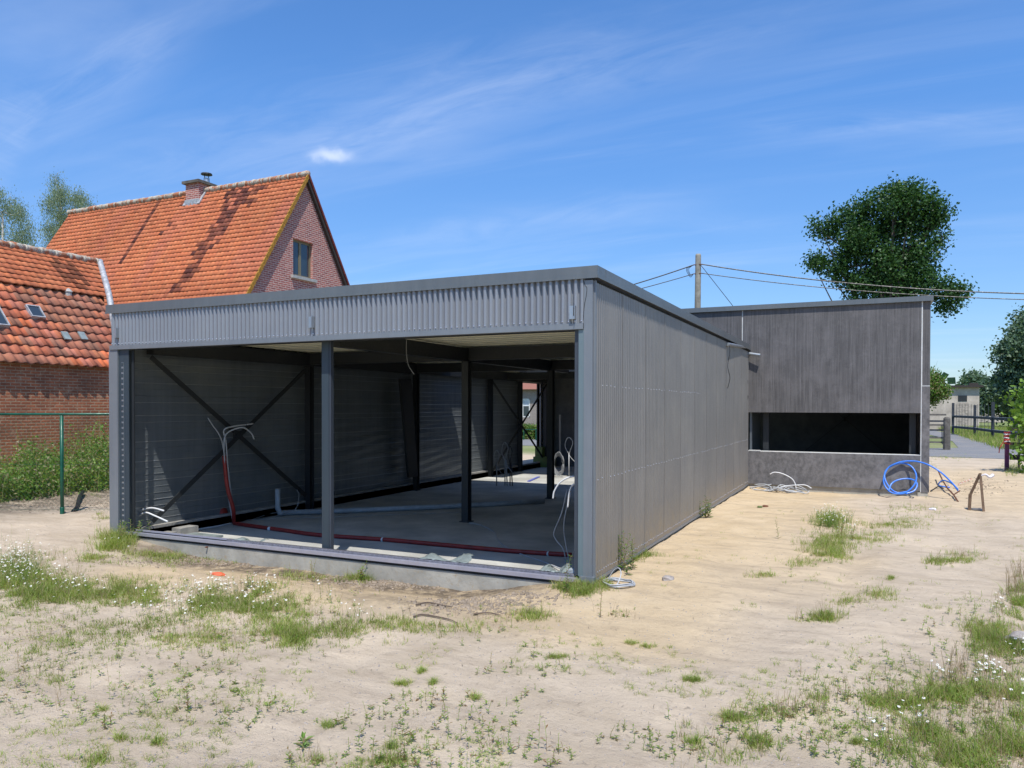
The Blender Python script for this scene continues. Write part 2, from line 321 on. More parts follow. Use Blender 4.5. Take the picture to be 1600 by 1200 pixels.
class MB:
    def __init__(s): s.V = []; s.F = []; s.M = []
    def add(s, V, F, mi=0):
        b = len(s.V); s.V += [tuple(v) for v in V]; s.F += [tuple(b+i for i in f) for f in F]; s.M += [mi]*len(F); return s
    def box(s, x0, x1, y0, y1, z0, z1, mi=0, bev=0.):
        V = [(x, y, z) for z in (z0, z1) for y in (y0, y1) for x in (x0, x1)]
        return s.add(V, [(0, 2, 3, 1), (4, 5, 7, 6), (0, 1, 5, 4), (2, 6, 7, 3), (0, 4, 6, 2), (1, 3, 7, 5)], mi)
    def beam(s, a, b, w, h, up=(0, 0, 1), mi=0):
        a = Vector(a); b = Vector(b); d = (b-a).normalized(); up = Vector(up); sd = d.cross(up)
        if sd.length < 1e-4: sd = d.cross(Vector((1, 0, 0)))
        sd.normalize(); u = sd.cross(d).normalized(); V = []
        for p in (a, b):
            for q in ((-1, -1), (1, -1), (1, 1), (-1, 1)): V.append(p+sd*q[0]*w/2+u*q[1]*h/2)
        return s.add(V, [(3, 2, 1, 0), (4, 5, 6, 7), (0, 1, 5, 4), (1, 2, 6, 5), (2, 3, 7, 6), (3, 0, 4, 7)], mi)
    def tube(s, pts, r, n=8, mi=0, caps=True, r2=None):
        pts = [Vector(p) for p in pts]; k = len(pts); b = len(s.V); pu = None
        for i, p in enumerate(pts):
            t = (pts[min(i+1, k-1)]-pts[max(i-1, 0)]); t.normalize()
            if pu is None:
                pu = Vector((0, 0, 1)) if abs(t.z) < .9 else Vector((1, 0, 0))
            a = t.cross(pu)
            if a.length < 1e-4: a = t.cross(Vector((.3, 1, .2)))
            a.normalize(); c = a.cross(t).normalized(); pu = c
            rr = r if r2 is None else r+(r2-r)*i/(k-1)
            for j in range(n):
                th = 2*math.pi*j/n; s.V.append(tuple(p+a*math.cos(th)*rr+c*math.sin(th)*rr))
        for i in range(k-1):
            for j in range(n):
                j2 = (j+1) % n; s.F.append((b+i*n+j, b+i*n+j2, b+(i+1)*n+j2, b+(i+1)*n+j)); s.M.append(mi)
        if caps: s.F.append(tuple(b+j for j in range(n))[::-1]); s.M.append(mi); s.F.append(tuple(b+(k-1)*n+j for j in range(n))); s.M.append(mi)
        return s
    def prism(s, poly, d, mi=0):
        """planar polygon extruded by vector d"""
        n = len(poly); V = [Vector(p) for p in poly]+[Vector(p)+Vector(d) for p in poly]
        return s.add(V, [tuple(range(n))[::-1], tuple(range(n, 2*n))]+[(i, (i+1) % n, n+(i+1) % n, n+i) for i in range(n)], mi)
    def lathe(s, c, prof, n=16, mi=0):
        b = len(s.V)
        for (r, z) in prof:
            for j in range(n): th = 2*math.pi*j/n; s.V.append((c[0]+r*math.cos(th), c[1]+r*math.sin(th), c[2]+z))
        for i in range(len(prof)-1):
            for j in range(n): j2 = (j+1) % n; s.F.append((b+i*n+j, b+i*n+j2, b+(i+1)*n+j2, b+(i+1)*n+j)); s.M.append(mi)
        s.F.append(tuple(b+(len(prof)-1)*n+j for j in range(n))); s.M.append(mi)
        return s
    def build(s, name, mats, par=None, smooth=False):
        return link_mesh(name, s.V, s.F, mats, par, s.M, smooth)
def spline(pts, seg=8):
    P = [np.array(p, float) for p in pts]; P = [2*P[0]-P[1]]+P+[2*P[-1]-P[-2]]; o = []
    for i in range(1, len(P)-2):
        p0, p1, p2, p3 = P[i-1:i+3]
        for k in range(seg):
            t = k/seg; o.append(.5*((2*p1)+(-p0+p2)*t+(2*p0-5*p1+4*p2-p3)*t*t+(-p0+3*p1-3*p2+p3)*t**3))
    o.append(P[-2]); return o
def lerp(a, b, t): return a+(b-a)*t

# value noise (numpy)
_T = RS.rand(256, 256)
def vnoise(x, y, s):
    x = np.asarray(x)*s+100.37; y = np.asarray(y)*s+57.21; xi = np.floor(x).astype(int); yi = np.floor(y).astype(int); fx = x-xi; fy = y-yi; fx = fx*fx*(3-2*fx); fy = fy*fy*(3-2*fy)
    g = lambda a, b: _T[a % 256, b % 256]
    return (g(xi, yi)*(1-fx)+g(xi+1, yi)*fx)*(1-fy)+(g(xi, yi+1)*(1-fx)+g(xi+1, yi+1)*fx)*fy
def sm(a, b, v): t = np.clip((np.asarray(v)-a)/(b-a), 0, 1); return t*t*(3-2*t)
# ------------------------------------------------------------------ terrain
WL, DL, H = -6.912, 10.333, 3.0       # left wall, length, cladding height
EX, HC, YB = 3.538, 3.848, 15.2       # annex right edge, its height, back of everything
FZ = -0.15                            # inside floor
def gz(x, y):
    x = np.asarray(x, float); y = np.asarray(y, float)
    z = -.10+.065*sm(-3, .2, y)
    z = z-.18*sm(-1.5, -.25, y)*(1-sm(.1, .5, y))*sm(-6.9, -5.2, x)*(1-sm(-1.5, -.25, x))
    z = z+.05*np.exp(-((y+1.5)/.45)**2)*sm(-5.6, -3.5, x)*(1-sm(-1.5, 0, x))
    z = z-.055*sm(9.0, 10.0, y)*sm(.1, .6, x)*(1-sm(4, 5.5, x))*(1-sm(13, 16, y))
    near = 1-sm(14, 22, np.hypot(x, y))
    z = z+near*((vnoise(x, y, 1.1)-.5)*.045+(vnoise(x, y, 3.6)-.5)*.028+(vnoise(x, y, 8.)-.5)*.014)
    z = z+.12*np.exp(-((x+11.9)/.7)**2)*(1-sm(8, 12, y))*(.6+vnoise(x, y, 2.)*.9)
    ins = sm(WL-.02, WL+.12, x)*(1-sm(-.14, -.02, x))*sm(.06, .2, y)
    ins = np.maximum(ins, sm(WL, WL+.1, x)*(1-sm(EX-.12, EX-.03, x))*sm(DL+.1, DL+.2, y)*(1-sm(YB-.1, YB, y)))
    z = z*(1-ins)+(-.45)*ins
    cx_ = 2.9+.055*y+.012*y*y*(y < 0)-.25*y*(y < 0)
    for o_ in (-.72, .72): z = z-near*.028*np.exp(-((x-cx_-o_)/.15)**2)*(.35+vnoise(x, y*.6, 1.3))*sm(-7, -5, y)*(1-ins)
    far = sm(60, 140, np.hypot(x, y)); return z*(1-far)-.05*far
def axis(f0, f1, step, lo, hi):
    a = list(np.arange(f0, f1+1e-6, step)); s_, v = step, f0
    L_ = []
    while v > lo: s_ *= 1.22; v -= s_; L_.append(v)
    R_ = []; s_, v = step, f1
    while v < hi: s_ *= 1.22; v += s_; R_.append(v)
    return np.array(L_[::-1]+a+R_)
gx_ = axis(-9.5, 6.5, .06, -700, 700); gy_ = axis(-6.5, 11.5, .06, -500, 900)
XX, YY = np.meshgrid(gx_, gy_, indexing='ij'); ZZ = gz(XX, YY); nx, ny = XX.shape
idx = np.arange(nx*ny).reshape(nx, ny); FQ = np.stack([idx[:-1, :-1], idx[1:, :-1], idx[1:, 1:], idx[:-1, 1:]], -1).reshape(-1, 4)
gro = link_mesh('ground', np.stack([XX, YY, ZZ], -1).reshape(-1, 3), FQ, 'sand', smooth=True, uv=False); tag(gro, kind='structure')
ye = np.maximum(.85*sm(-.3, .2, XX)*(1-sm(1.2, 3.2, XX+vnoise(XX, YY, .7)*1.2-.08*YY))*sm(-1.2, .5, YY)*(1-sm(11, 13, YY)),
                .8*sm(-2.1, -1.2, YY+.5*(vnoise(XX, YY, 1.3)-.5))*(1-sm(.3, 1, YY))*sm(-5.8, -4.4, XX)*(1-sm(.8, 2., XX)))
ye = np.maximum(ye, .5*sm(2.5, 4, XX)*sm(6, 9, YY)*(1-sm(16, 20, YY)))
di = np.maximum(.95*sm(-.75, -.25, YY)*(1-sm(.1, .4, YY))*sm(-6.8, -5.5, XX)*(1-sm(-.9, .1, XX)), .98*np.exp(-((XX+11.2)/1.3)**2)*(1-sm(8, 12, YY)))
di = np.maximum(di, .55*np.exp(-(((XX+1.3)/.9)**2+((YY+1.35)/.35)**2)))
gr = np.maximum(sm(18.5, 19.5, YY), sm(13.6, 15, -XX)); gr = np.maximum(gr, sm(9, 11, XX-.0*YY)*sm(0, 3, YY)); gr = np.maximum(gr, sm(14, 20, -YY)); gr = gr*(1-.35*(vnoise(XX, YY, .5)))
sandarea = (1-sm(7.5, 8.5, XX))*(1-sm(23.5, 24.5, YY))*sm(2.8, 3.4, XX); gr = gr*(1-sandarea); gr = gr*(1-sm(-6, -6, XX)*0)
ca = gro.data.color_attributes.new('zone', 'FLOAT_COLOR', 'POINT'); ca.data.foreach_set('color', np.stack([ye, di, gr, np.ones_like(ye)], -1).astype(np.float32).ravel())
rd = [(-60, 24.6), (4.4, 23.6), (7, 23.2), (9, 22.8), (40, 21.5), (40, 27), (10.2, 30), (9.0, 35), (8.25, 41), (7.9, 46), (7.3, 50), (6.6, 60), (4.5, 90), (2.5, 90), (5.0, 58), (6.0, 46), (6.3, 38), (5.9, 30.6), (4.6, 29.6), (-60, 30)]
b_ = MB(); b_.prism([(x, y, .012-.05) for x, y in rd], (0, 0, .02)); o = b_.build('road', 'asphalt'); tag(o, kind='structure')

# ------------------------------------------------------------------ steel hall
hall = empty('steel_hall', (WL/2, 0, 0), 'long low grey corrugated steel hall with a wide open front bay', 'building')
RP = .0665
def ribs(a, b, z0, z1, outn, name, mat, par, amp=.022, mi=None, skip=None):
    """trapezoidal cladding from a to b (xy), outn outward normal, real ribs"""
    a = np.array(a, float); b = np.array(b, float); Ld = np.linalg.norm(b-a); d = (b-a)/Ld; n = int(round(Ld/RP)); p = Ld/n
    prof = []
    for i in range(n):
        for t, h in ((0, 0), (.38, 0), (.45, 1), (.88, 1), (.95, 0)): prof.append((i*p+t*p, h*amp))
    prof.append((Ld, 0)); V = []
    for z in (z0, z1):
        for t, h in prof: q = a+d*t+np.array(outn)*h; V.append((q[0], q[1], z))
    k = len(prof); F = np.array([(i, i+1, k+i+1, k+i) for i in range(k-1)])
    return link_mesh(name, V, F, mat, par)
FB = 2.535                                                     # bottom of the fascia cladding
fa = ribs((WL+.02, -.0), (-.085, -.0), FB, 2.985, (0, -1), 'fascia_cladding', 'cladding', hall, .042)
m_ = MB(); n_ = 103
for i in range(n_):
    x = WL+.02+(i+.66)*(6.807/n_); z = FB+.022+random.uniform(-.003, .003); m_.lathe((x, -.046, z), [(.006, -.005), (.0085, -.001), (.0065, .005)], 6)
tag(m_.build('screw_row', 'screw_head', fa), kind='stuff')
MB().box(WL+.01, -.09, -.046, .03, FB-.058, FB-.001).build('fascia_trim', 'trim_steel', hall)
MB().box(WL+.03, -.1, .035, .07, FB-.05, 2.97).build('fascia_backing', 'trim_steel', hall)
# side wall in 12 cladding sheets with proud laps
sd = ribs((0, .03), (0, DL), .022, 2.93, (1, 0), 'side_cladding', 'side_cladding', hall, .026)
m_ = MB(); k = 0; y = .03+.86
while y < DL-.2: m_.box(.0165, .031, y, y+.010, .046, 2.93); y += .93
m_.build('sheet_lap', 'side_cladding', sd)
m_ = MB(); nn = int((DL-.03)/RP)
for i in range(nn):
    y = .03+(i+.60)*RP
    for zz in (.085, 1.0, 1.93):
        if zz > .5 and (i % 2 or random.random() < .08): continue
        if zz > 1.5 and y > 5.2: continue
        m_.lathe((.028, y, zz+random.uniform(-.006, .006)), [(.005, -.005), (.0075, 0), (.005, .005)], 5)
tag(m_.build('screw_row', 'screw_head', sd), kind='stuff')
MB().box(-.085, .004, -.034, .03, .0, 2.95).box(-.012, .024, .0, .03, .0, 2.95).build('corner_trim', 'trim_steel', hall)
MB().box(WL-.02, WL+.15, -.032, .03, -.01, FB-.06).build('side_trim', 'trim_steel', hall)
MB().box(-.12, .03, -.045, .02, -.008, .052).box(.0, .033, .02, DL, -.005, .020).build('base_flashing', 'trim_steel', hall)
# coping (front, side, left) with a small drip edge
m_ = MB(); m_.box(WL-.05, .06, -.055, .20, 2.985, 3.085).box(-.18, .062, .2, DL, 2.987, 3.083).box(WL-.052, WL+.2, .2, YB, 2.987, 3.083)
m_.box(WL-.055, .064, -.060, -.055, 2.965, 2.995).box(.062, .067, -.055, DL, 2.965, 2.995)
m_.build('coping', 'coping_metal', hall)
# plinth and sill rails
MB().box(WL+.06, -.10, -.006, .28, -.55, -.052).box(-.1, .0, .03, DL, -.5, -.004).box(WL, WL+.2, .28, YB, -.5, -.02).build('plinth', 'plinth_concrete', hall)
MB().box(WL+.12, -.12, -.028, .02, -.018, .020).build('sill_rail', 'rail_alu', hall)
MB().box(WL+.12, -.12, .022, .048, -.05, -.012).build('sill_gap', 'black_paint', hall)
MB().box(WL+.12, -.15, .042, .047, -.05, .026).build('rail_shade_strip', 'black_paint', hall)  # black strip added as painted shade for the back rail's channel face
MB().box(WL+.08, -.19, .050, .085, -.05, .044).build('sill_rail', 'rail_alu', hall)
m_ = MB()
for i in range(4): m_.box(-4.85, -.2, .026+i*.0155, .036+i*.0155, -.01, .044)
m_.build('ribbed_membrane', 'ribbed_strip', hall)
MB().box(-6.9, -.05, .28, DL+.0, -.45, FZ).box(-6.9, EX-.2, DL, YB-.05, -.45, FZ).build('floor_slab', 'floor_concrete', hall)
# steel columns
def column(x, y, z0, z1, w=.12, mat='column_paint', d=.12):
    m_ = MB(); t = .008
    m_.box(x-w/2, x+w/2, y-d/2, y-d/2+t, z0, z1).box(x-w/2, x+w/2, y+d/2-t, y+d/2, z0, z1).box(x-t/2, x+t/2, y-d/2+t, y+d/2-t, z0, z1)
    m_.box(x-w/2-.03, x+w/2+.03, y-d/2-.03, y+d/2+.03, z0-.001, z0+.012); return m_.build('column', mat, hall)
column(-3.375, .15, -.05, 2.62, .105, 'column_side', .05)
MB().box(-3.322, -3.295, .13, .18, .0, 2.6).build('column_rail', 'column_paint', hall)
column(-3.45, 3.74, FZ, 2.5, .12, 'black_paint'); column(-3.42, 7.25, FZ, 2.5, .12, 'black_paint'); column(-3.42, 11.9, FZ, 2.5, .12, 'black_paint')
for y in (3.75, 7.3, 10.95, 12.85, 14.75): column(WL+.24, y, FZ, 2.5, .11, 'black_paint', .12)
for y in (3.75, 7.3): column(-.16, y, FZ, 2.5, .10, 'black_paint', .10)
# right front post: light flange, dark web
MB().box(-.142, -.087, -.028, .03, .05, FB-.06).build('jamb', 'jamb_steel', hall)
MB().box(-.195, -.143, .01, .16, .05, FB).build('column', 'column_paint', hall)
# left front post with perforated galvanised strip
xl = WL+.152
MB().box(xl, xl+.19, -.01, .0, -.0, FB-.06).box(xl, xl+.008, .0, .18, -.0, FB-.06).build('jamb', 'column_side', hall)
m_ = MB(); m_.box(xl+.055, xl+.095, -.016, -.0105, .06, 2.3)
st_ = m_.build('slotted_strip', 'galvanised', hall)
m_ = MB(); z = .1
while z < 2.3: m_.box(xl+.058, xl+.092, -.0205, -.0162, z, z+.05, 0); z += .074
m_.build('slot_cover', 'column_side', st_)
MB().box(xl+.195, xl+.235, .03, .05, .0, FB-.0).build('column', 'black_paint', hall)
# beams
bt, bb = 2.66, 2.46
MB().box(WL+.2, -.2, .31, .41, 2.50, bt).build('cross_beam', 'black_paint', hall)
for y in (3.75, 7.3): MB().box(WL+.2, -.1, y-.06, y+.06, bb, bt).build('cross_beam', 'black_paint', hall)
MB().box(WL+.2, EX-.3, 11.84, 11.96, bb, bt).build('cross_beam', 'black_paint', hall)
MB().box(-3.51, -3.39, .42, 8.2, 2.44, bt-.01).build('main_beam', 'black_paint', hall)
MB().box(WL+.16, WL+.30, .42, YB-.3, 2.44, bt-.012).build('wall_beam', 'black_paint', hall)
# roof deck with ribs along X; opening above the rear part
def deck(x0, x1, y0, y1, z, nm='roof_deck'):
    V = []; prof = []; y = y0; p = .27
    while y < y1-1e-6:
        for t, h in ((0, 0), (.60, 0), (.63, .075), (.94, .075), (.97, 0)):
            if y+t*p <= y1: prof.append((y+t*p, h))
        y += p
    prof.append((y1, 0)); 
    for x in (x0, x1):
        for yy, h in prof: V.append((x, yy, z+h))
    k = len(prof); F = [(i, i+1, k+i+1, k+i) for i in range(k-1)]
    return link_mesh(nm, V, F, 'deck_underside', hall)
H0, H1, H2 = 8.50, 9.60, 10.9
deck(WL+.1, -.05, .08, H0, 2.68); deck(WL+.1, -5.6, H1, YB, 2.68); deck(-5.6, -.05, H2, YB, 2.68)
MB().box(WL+.1, -.03, .07, H0, 2.76, 2.90).box(WL+.1, -5.6, H1, YB, 2.76, 2.9).box(-5.6, -.03, H2, YB, 2.76, 2.9).build('roof', 'roof_membrane', hall)
MB().box(WL+.1, -.03, H0-.05, H0+.0, 2.60, 3.0).box(WL+.1, -5.65, H1, H1+.05, 2.6, 3.0).box(-5.65, -5.6, H1, H2, 2.6, 3.0).box(-5.6, -.03, H2, H2+.05, 2.60, 3.0).build('roof_kerb', 'black_paint', hall)
# inner skin of the walls: horizontal liner trays
def liner(x, y0, y1, z0, z1, nx_, name='liner_wall', p=.092):
    prof = []; fm = []; z = z0; j = 0
    while z < z1:
        for t, h in ((0, 0), (.86, 0), (.90, .0035), (.95, .0035)):
            hh = h*(1.8 if j % 4 == 3 else 1)
            if z+t*p < z1: prof.append((z+t*p, hh)); fm.append(1 if t > .87 and (j % 3 == 0 or j % 7 == 2) else 0)
        z += p; j += 1
    prof.append((z1, 0)); ys = np.arange(y0, y1, .6); ys = np.append(ys, y1); V = []
    for yy in ys:
        for z, h in prof: V.append((x+nx_*h+.0025*math.sin(yy*7+z*31), yy, z))
    k = len(prof); F = []
    for a in range(len(ys)-1):
        for i in range(k-1): F.append((a*k+i, a*k+i+1, (a+1)*k+i+1, (a+1)*k+i))
    return link_mesh(name, V, F, ['liner_tray', 'galvanised'], hall, mi=[fm[i] for a in range(len(ys)-1) for i in range(k-1)])
OY0, OY1, OZ = 13.1, 14.6, 2.42
liner(WL+.12, .06, OY0, .02, 2.66, 1); liner(WL+.12, OY1, YB, .02, 2.66, 1)
liner(-.06, .1, DL, .02, 2.66, -1)
MB().box(WL, WL+.10, .03, OY0, -.1, 2.9).box(WL, WL+.10, OY1, YB, -.1, 2.9).box(WL, WL+.1, OY0, OY1, OZ, 2.9).build('wall_core', 'black_paint', hall)
MB().box(-.05, -.02, .03, DL, -.1, 2.97).build('wall_core', 'black_paint', hall)
MB().box(WL+.03, WL+.14, OY0-.06, OY0, -.05, OZ+.06).box(WL+.03, WL+.14, OY1, OY1+.16, -.05, OZ+.06).box(WL+.03, WL+.14, OY0, OY1, OZ, OZ+.06).build('opening_frame', 'trim_steel', hall)
MB().box(WL, EX-.1, YB-.05, YB-.001, -.2, HC-.1).build('rear_wall', 'panel_board', hall)
MB().box(WL+.12, WL+.2, .3, YB, FZ, .02).build('kerb_course', 'block_concrete', hall)
# cross bracing
def brace(p, par, w=.07):
    m_ = MB(); (a, b), (c, d) = p; m_.beam(a, b, w, .012, (1, 0, 0)); m_.beam(c, d, w, .012, (1, 0, 0))
    mid = (Vector(a)+Vector(b))/2; m_.box(mid.x-.02, mid.x+.02, mid.y-.08, mid.y+.08, mid.z-.06, mid.z+.06); return m_.build('cross_brace', 'black_paint', par)
xb = WL+.27
brace((((xb, .40, 2.40), (xb, 3.62, .12)), ((xb+.02, .40, .10), (xb+.02, 3.62, 2.38))), hall)
brace((((xb, 11.0, 2.40), (xb, 14.7, .0)), ((xb+.02, 11.0, .0), (xb+.02, 14.7, 2.40))), hall)
# joints in the plinth, steel bracket row on the fascia
for i, px in enumerate((183, 488, 897)):
    py = (521, 504, 489)[i]; c = hy(px, py, -.06); m_ = MB(); x, z = c[0], c[2]
    m_.box(x-.045, x-.005, -.075, -.071, z-.06, z+.07).box(x-.045, x-.041, -.071, -.018, z-.06, z+.07).box(x+.012, x+.016, -.09, -.018, z-.06, z+.07).box(x-.02, x+.0155, -.0715, -.066, z-.06, z-.03)
    m_.build('bracket', 'galvanised', hall)
# bright timber laths at the floor edge inside left
# ------------------------------------------------------------------ dark concrete annex
ann = empty('concrete_annex', (EX-2, DL, 0), 'flat-roofed annex of dark board-marked concrete with a long low window slot', 'building')
XA = -3.0; SL0, SL1 = .74, 1.60; XR = 3.385
b0 = hy(1160, 520, DL)[0]
MB().box(XA, b0-.012, DL, DL+.16, 2.2, HC).box(b0+.012, XR-.006, DL, DL+.16, SL1, HC).build('upper_panel', 'board_concrete', ann)
MB().box(b0-.012, b0+.012, DL+.012, DL+.1, 3.0, HC).build('panel_joint', 'joint_sealant', ann)
MB().box(XR-.006, XR+.014, DL-.002, DL+.1, .0, HC).build('panel_joint', 'joint_sealant', ann)
MB().box(.02, XR-.006, DL-.012, DL+.16, .025, SL0).build('lower_panel', 'smooth_concrete', ann)
MB().box(.02, XR, DL-.014, DL+.17, SL0, SL0+.012).box(.04, .28, DL-.02, DL+.05, SL0+.012, SL0+.03).build('window_sill', 'joint_sealant', ann)
MB().box(XR+.014, EX, DL+.02, DL+.2, 2.16, HC).build('upper_corner', 'board_concrete', ann)
MB().box(XR+.014, EX, DL-.012, DL+.2, .0, 2.14).build('corner_pier', 'smooth_concrete', ann)
MB().box(XR+.014, EX-.002, DL-.01, DL+.2, 2.14, 2.155).build('pier_cap', 'joint_sealant', ann)
MB().box(EX-.16, EX-.001, DL+.2, YB, .0, HC).build('side_wall', 'board_concrete', ann)
MB().box(.02, EX-.16, DL+.03, DL+.2, -.4, .024).box(XR-.05, EX-.02, DL-.0, DL+.2, -.4, -.003).box(EX-.2, EX-.02, DL+.2, YB, -.4, -.003).build('footing', 'plinth_concrete', ann)
MB().box(XA-.05, EX+.045, DL-.055, DL+.22, HC+.002, HC+.105).box(EX-.2, EX+.05, DL+.22, YB+.05, HC+.003, HC+.103).box(XA-.05, XA+.2, DL+.22, YB+.05, HC+.003, HC+.103).build('coping', 'coping_metal', ann)
MB().box(XA, EX-.15, DL+.16, YB, HC-.35, HC-.1).build('roof', 'roof_membrane', ann)
MB().box(XA, XA+.1, DL+.1, YB, 2.9, HC).build('side_wall', 'board_concrete', ann)
for x_ in (.30, EX-.35): MB().box(x_, x_+.12, DL+.3, DL+.42, FZ, HC-.4).build('column', 'black_paint', ann)
brace((((.5, YB-.2, 2.6), (3.2, YB-.2, .2)), ((.5, YB-.22, .2), (3.2, YB-.22, 2.6))), ann, .09)
MB().box(.03, .07, DL+.2, DL+1.6, SL0-.6, 2.9).build('inner_wall', 'liner_tray', ann)
# rainwater spouts with hanging cords
for i, (a, b, cz) in enumerate((((1134, 539), (1166, 542), 88), ((1165, 552), (1188, 555), 78))):
    A = hy(*a, DL-(1.3 if i == 0 else .12)); 
    if i == 0:
        p0 = hx(1164, 542, .03); p1 = p0+np.array([.42, -.05, .03]); lab = 'grey overflow spout nearer the camera, sticking out under the hall coping'
        p1 = hx(1135, 538, .03); p1 = p1+np.array([.03, 0, 0])
    else:
        p0 = hy(1166, 552, DL-.1); p1 = hy(1188, 555, DL-.14); lab = 'grey overflow spout in the inner corner, pointing right across the dark concrete'
    t = empty('overflow_spout', tuple(p0), lab, 'pipe', 'overflow spouts at the inner corner')
    MB().tube([p0, lerp(p0, p1, .5), p1], .032, 12).build('pipe', 'galvanised', t)
    q = p1 if i == 0 else p0
    q = np.array(q)+np.array([.02, -.03, -.02]); pts = [q+np.array([.02*math.sin(k*1.3), .02*math.cos(k*2.), -k*.10]) for k in range(9 if i == 0 else 10)]
    mm_ = MB().tube(spline(pts, 4), .006, 5)
    if i == 1: mm_.lathe(tuple(pts[-1]), [(.01, -.12), (.04, -.09), (.05, -.03), (.03, .02), (.01, .03)], 8)
    mm_.build('cord', 'cable_black', t)
# thin wires dangling on fascia
p = [hy(x, y, -.035) for x, y in ((911, 435), (914, 445), (917, 450), (916, 462), (913, 478), (911, 500), (908, 515))]
o = MB().tube(spline(p, 5), .003, 5).build('loose_wire', 'cable_black'); tag(o, 'thin black wire dangling down the fascia beside the right front corner', 'wire')

# ------------------------------------------------------------------ tiled roofs
def hexc(r, g, b): return tuple(((v/255)**2.2) for v in (r, g, b))
def tile_roof(name, O, U, Vv, nu, nv, tw, g, amp, lift, sub, prof, tonef, mat, par, clip=None, jit=.004):
    """O lower corner, U unit along the eaves, Vv unit up the slope; every course overlaps the one below"""
    O, U, Vv = (np.array(a, float) for a in (O, U, Vv)); Nn = np.cross(U, Vv); Nn /= np.linalg.norm(Nn)
    if Nn[2] < 0: Nn = -Nn
    k = nu*sub+1; us = np.arange(k)/sub; V = []; F = []; T = []; base = 0
    hgt = np.array([prof((i % sub)/sub) for i in range(k)])*amp
    for j in range(nv):
        jt = RS.randn(nu+1)*jit; jl = RS.randn(nu+1)*jit*.6; ti = np.minimum(us.astype(int), nu-1)
        lo = hgt+lift+jt[ti]; dv = jl[ti]
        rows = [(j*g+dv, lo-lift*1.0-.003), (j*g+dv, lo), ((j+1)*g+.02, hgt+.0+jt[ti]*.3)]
        for vv, hh in rows: V.append(O+us[:, None]*tw*U+np.broadcast_to(vv, us.shape)[:, None]*Vv+hh[:, None]*Nn)
        for i in range(k-1):
            uc = (i+.5)/sub
            if clip and not clip((uc*tw), (j+.5)*g): continue
            t = tonef(int(uc), j, nv)
            F.append((base+k+i, base+k+i+1, base+2*k+i+1, base+2*k+i)); T.append(t)
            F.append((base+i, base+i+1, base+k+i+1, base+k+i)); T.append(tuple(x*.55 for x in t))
        base += 3*k
    V = np.concatenate(V); o = link_mesh(name, V, np.array(F), mat, par, tone=np.array(T), smooth=False)
    if np.array(o.data.polygons[0].normal)@Nn < 0: o.data.flip_normals()
    return o
def flatprof(t): return .5+.5*math.cos(2*math.pi*(t-.12)) if t < .62 else .12
def panprof(t): return .5+.5*math.sin(2*math.pi*t)

# big brick house with steep orange roof
GX, RY, RZ, HS, XL = -13.72, 11.95, 9.0, 1.57, -25.05
EZ = 2.7; hw = (RZ-EZ)/HS
house = empty('brick_house', ((GX+XL)/2, RY, 0), 'tall red brick house with a steep orange tiled roof, chimney and a gable window', 'house')
g_ = MB()
wy0, wy1, wz0, wz1 = hx(458, 400, GX)[1], hx(489, 400, GX)[1], hx(458, 430, GX)[2], hx(458, 372, GX)[2]
yA = lambda z: RY-(RZ-.12-z)/HS; yB = lambda z: RY+(RZ-.12-z)/HS
def quad(pts): g_.add([(GX, y, z) for y, z in pts], [tuple(range(len(pts)))])
quad([(yA(0) if 0 else RY-hw, 0), (wy0, 0), (wy0, RZ-.12-(RY-wy0)*HS), (RY-hw, EZ-.12)])
quad([(wy1, 0), (RY+hw, 0), (RY+hw, EZ-.12), (RY, RZ-.12) if wy1 <= RY else (wy1, RZ-.12-(wy1-RY)*HS)] + ([(wy1, RZ-.12-(RY-wy1)*HS)] if wy1 < RY else []))
quad([(wy0, 0), (wy1, 0), (wy1, wz0), (wy0, wz0)])
quad([(wy0, wz1), (wy1, wz1), (wy1, RZ-.12-abs(RY-wy1)*HS)] + ([(RY, RZ-.12)] if wy1 > RY else []) + [(wy0, RZ-.12-(RY-wy0)*HS)])
# reveals
for (a, b, c, d) in (((wy0, wz0), (wy0, wz1), 0, 0), ((wy1, wz0), (wy1, wz1), 0, 0), ((wy0, wz1), (wy1, wz1), 0, 0), ((wy0, wz0), (wy1, wz0), 0, 0)):
    g_.add([(GX, *a), (GX, *b), (GX-.16, *b), (GX-.16, *a)], [(0, 1, 2, 3)])
g_.build('gable_wall', 'gable_brick', house)
MB().box(XL+.2, GX-.01, RY-hw, RY-hw+.2, 0, EZ).box(XL+.2, GX-.01, RY+hw-.2, RY+hw, 0, EZ).box(XL+.2, XL+.4, RY-hw+.2, RY+hw-.2, 0, EZ).build('wall', 'gable_brick', house)
MB().box(GX+.001, GX+.006, wy0-.02, wy1+.02, wz1+.0, wz1+.2).build('lintel', 'gable_brick', house)
w_ = MB(); fx = GX-.10; mt = .07
w_.box(fx-.04, fx, wy0, wy0+mt, wz0, wz1).box(fx-.04, fx, wy1-mt, wy1, wz0, wz1).box(fx-.04, fx, wy0+mt, wy1-mt, wz0, wz0+mt).box(fx-.04, fx, wy0+mt, wy1-mt, wz1-mt, wz1)
cm = lerp(wy0, wy1, .46); w_.box(fx-.04, fx, cm-.05, cm+.05, wz0+mt, wz1-mt)
wo = w_.build('window', 'frame_brown', house)
MB().box(fx-.03, fx-.02, wy0+mt, cm-.05, wz0+mt, wz1-mt).box(fx-.03, fx-.02, cm+.05, wy1-mt, wz0+mt, wz1-mt).build('pane', 'window_glass', wo)
MB().box(fx-.3, fx-.06, wy0+.0, wy1, wz0, wz1).build('curtain', 'curtain_dark', wo)
MB().box(GX-.1, GX+.09, wy0-.10, wy1+.10, wz0-.09, wz0-.001).build('sill', 'sill_stone', wo)
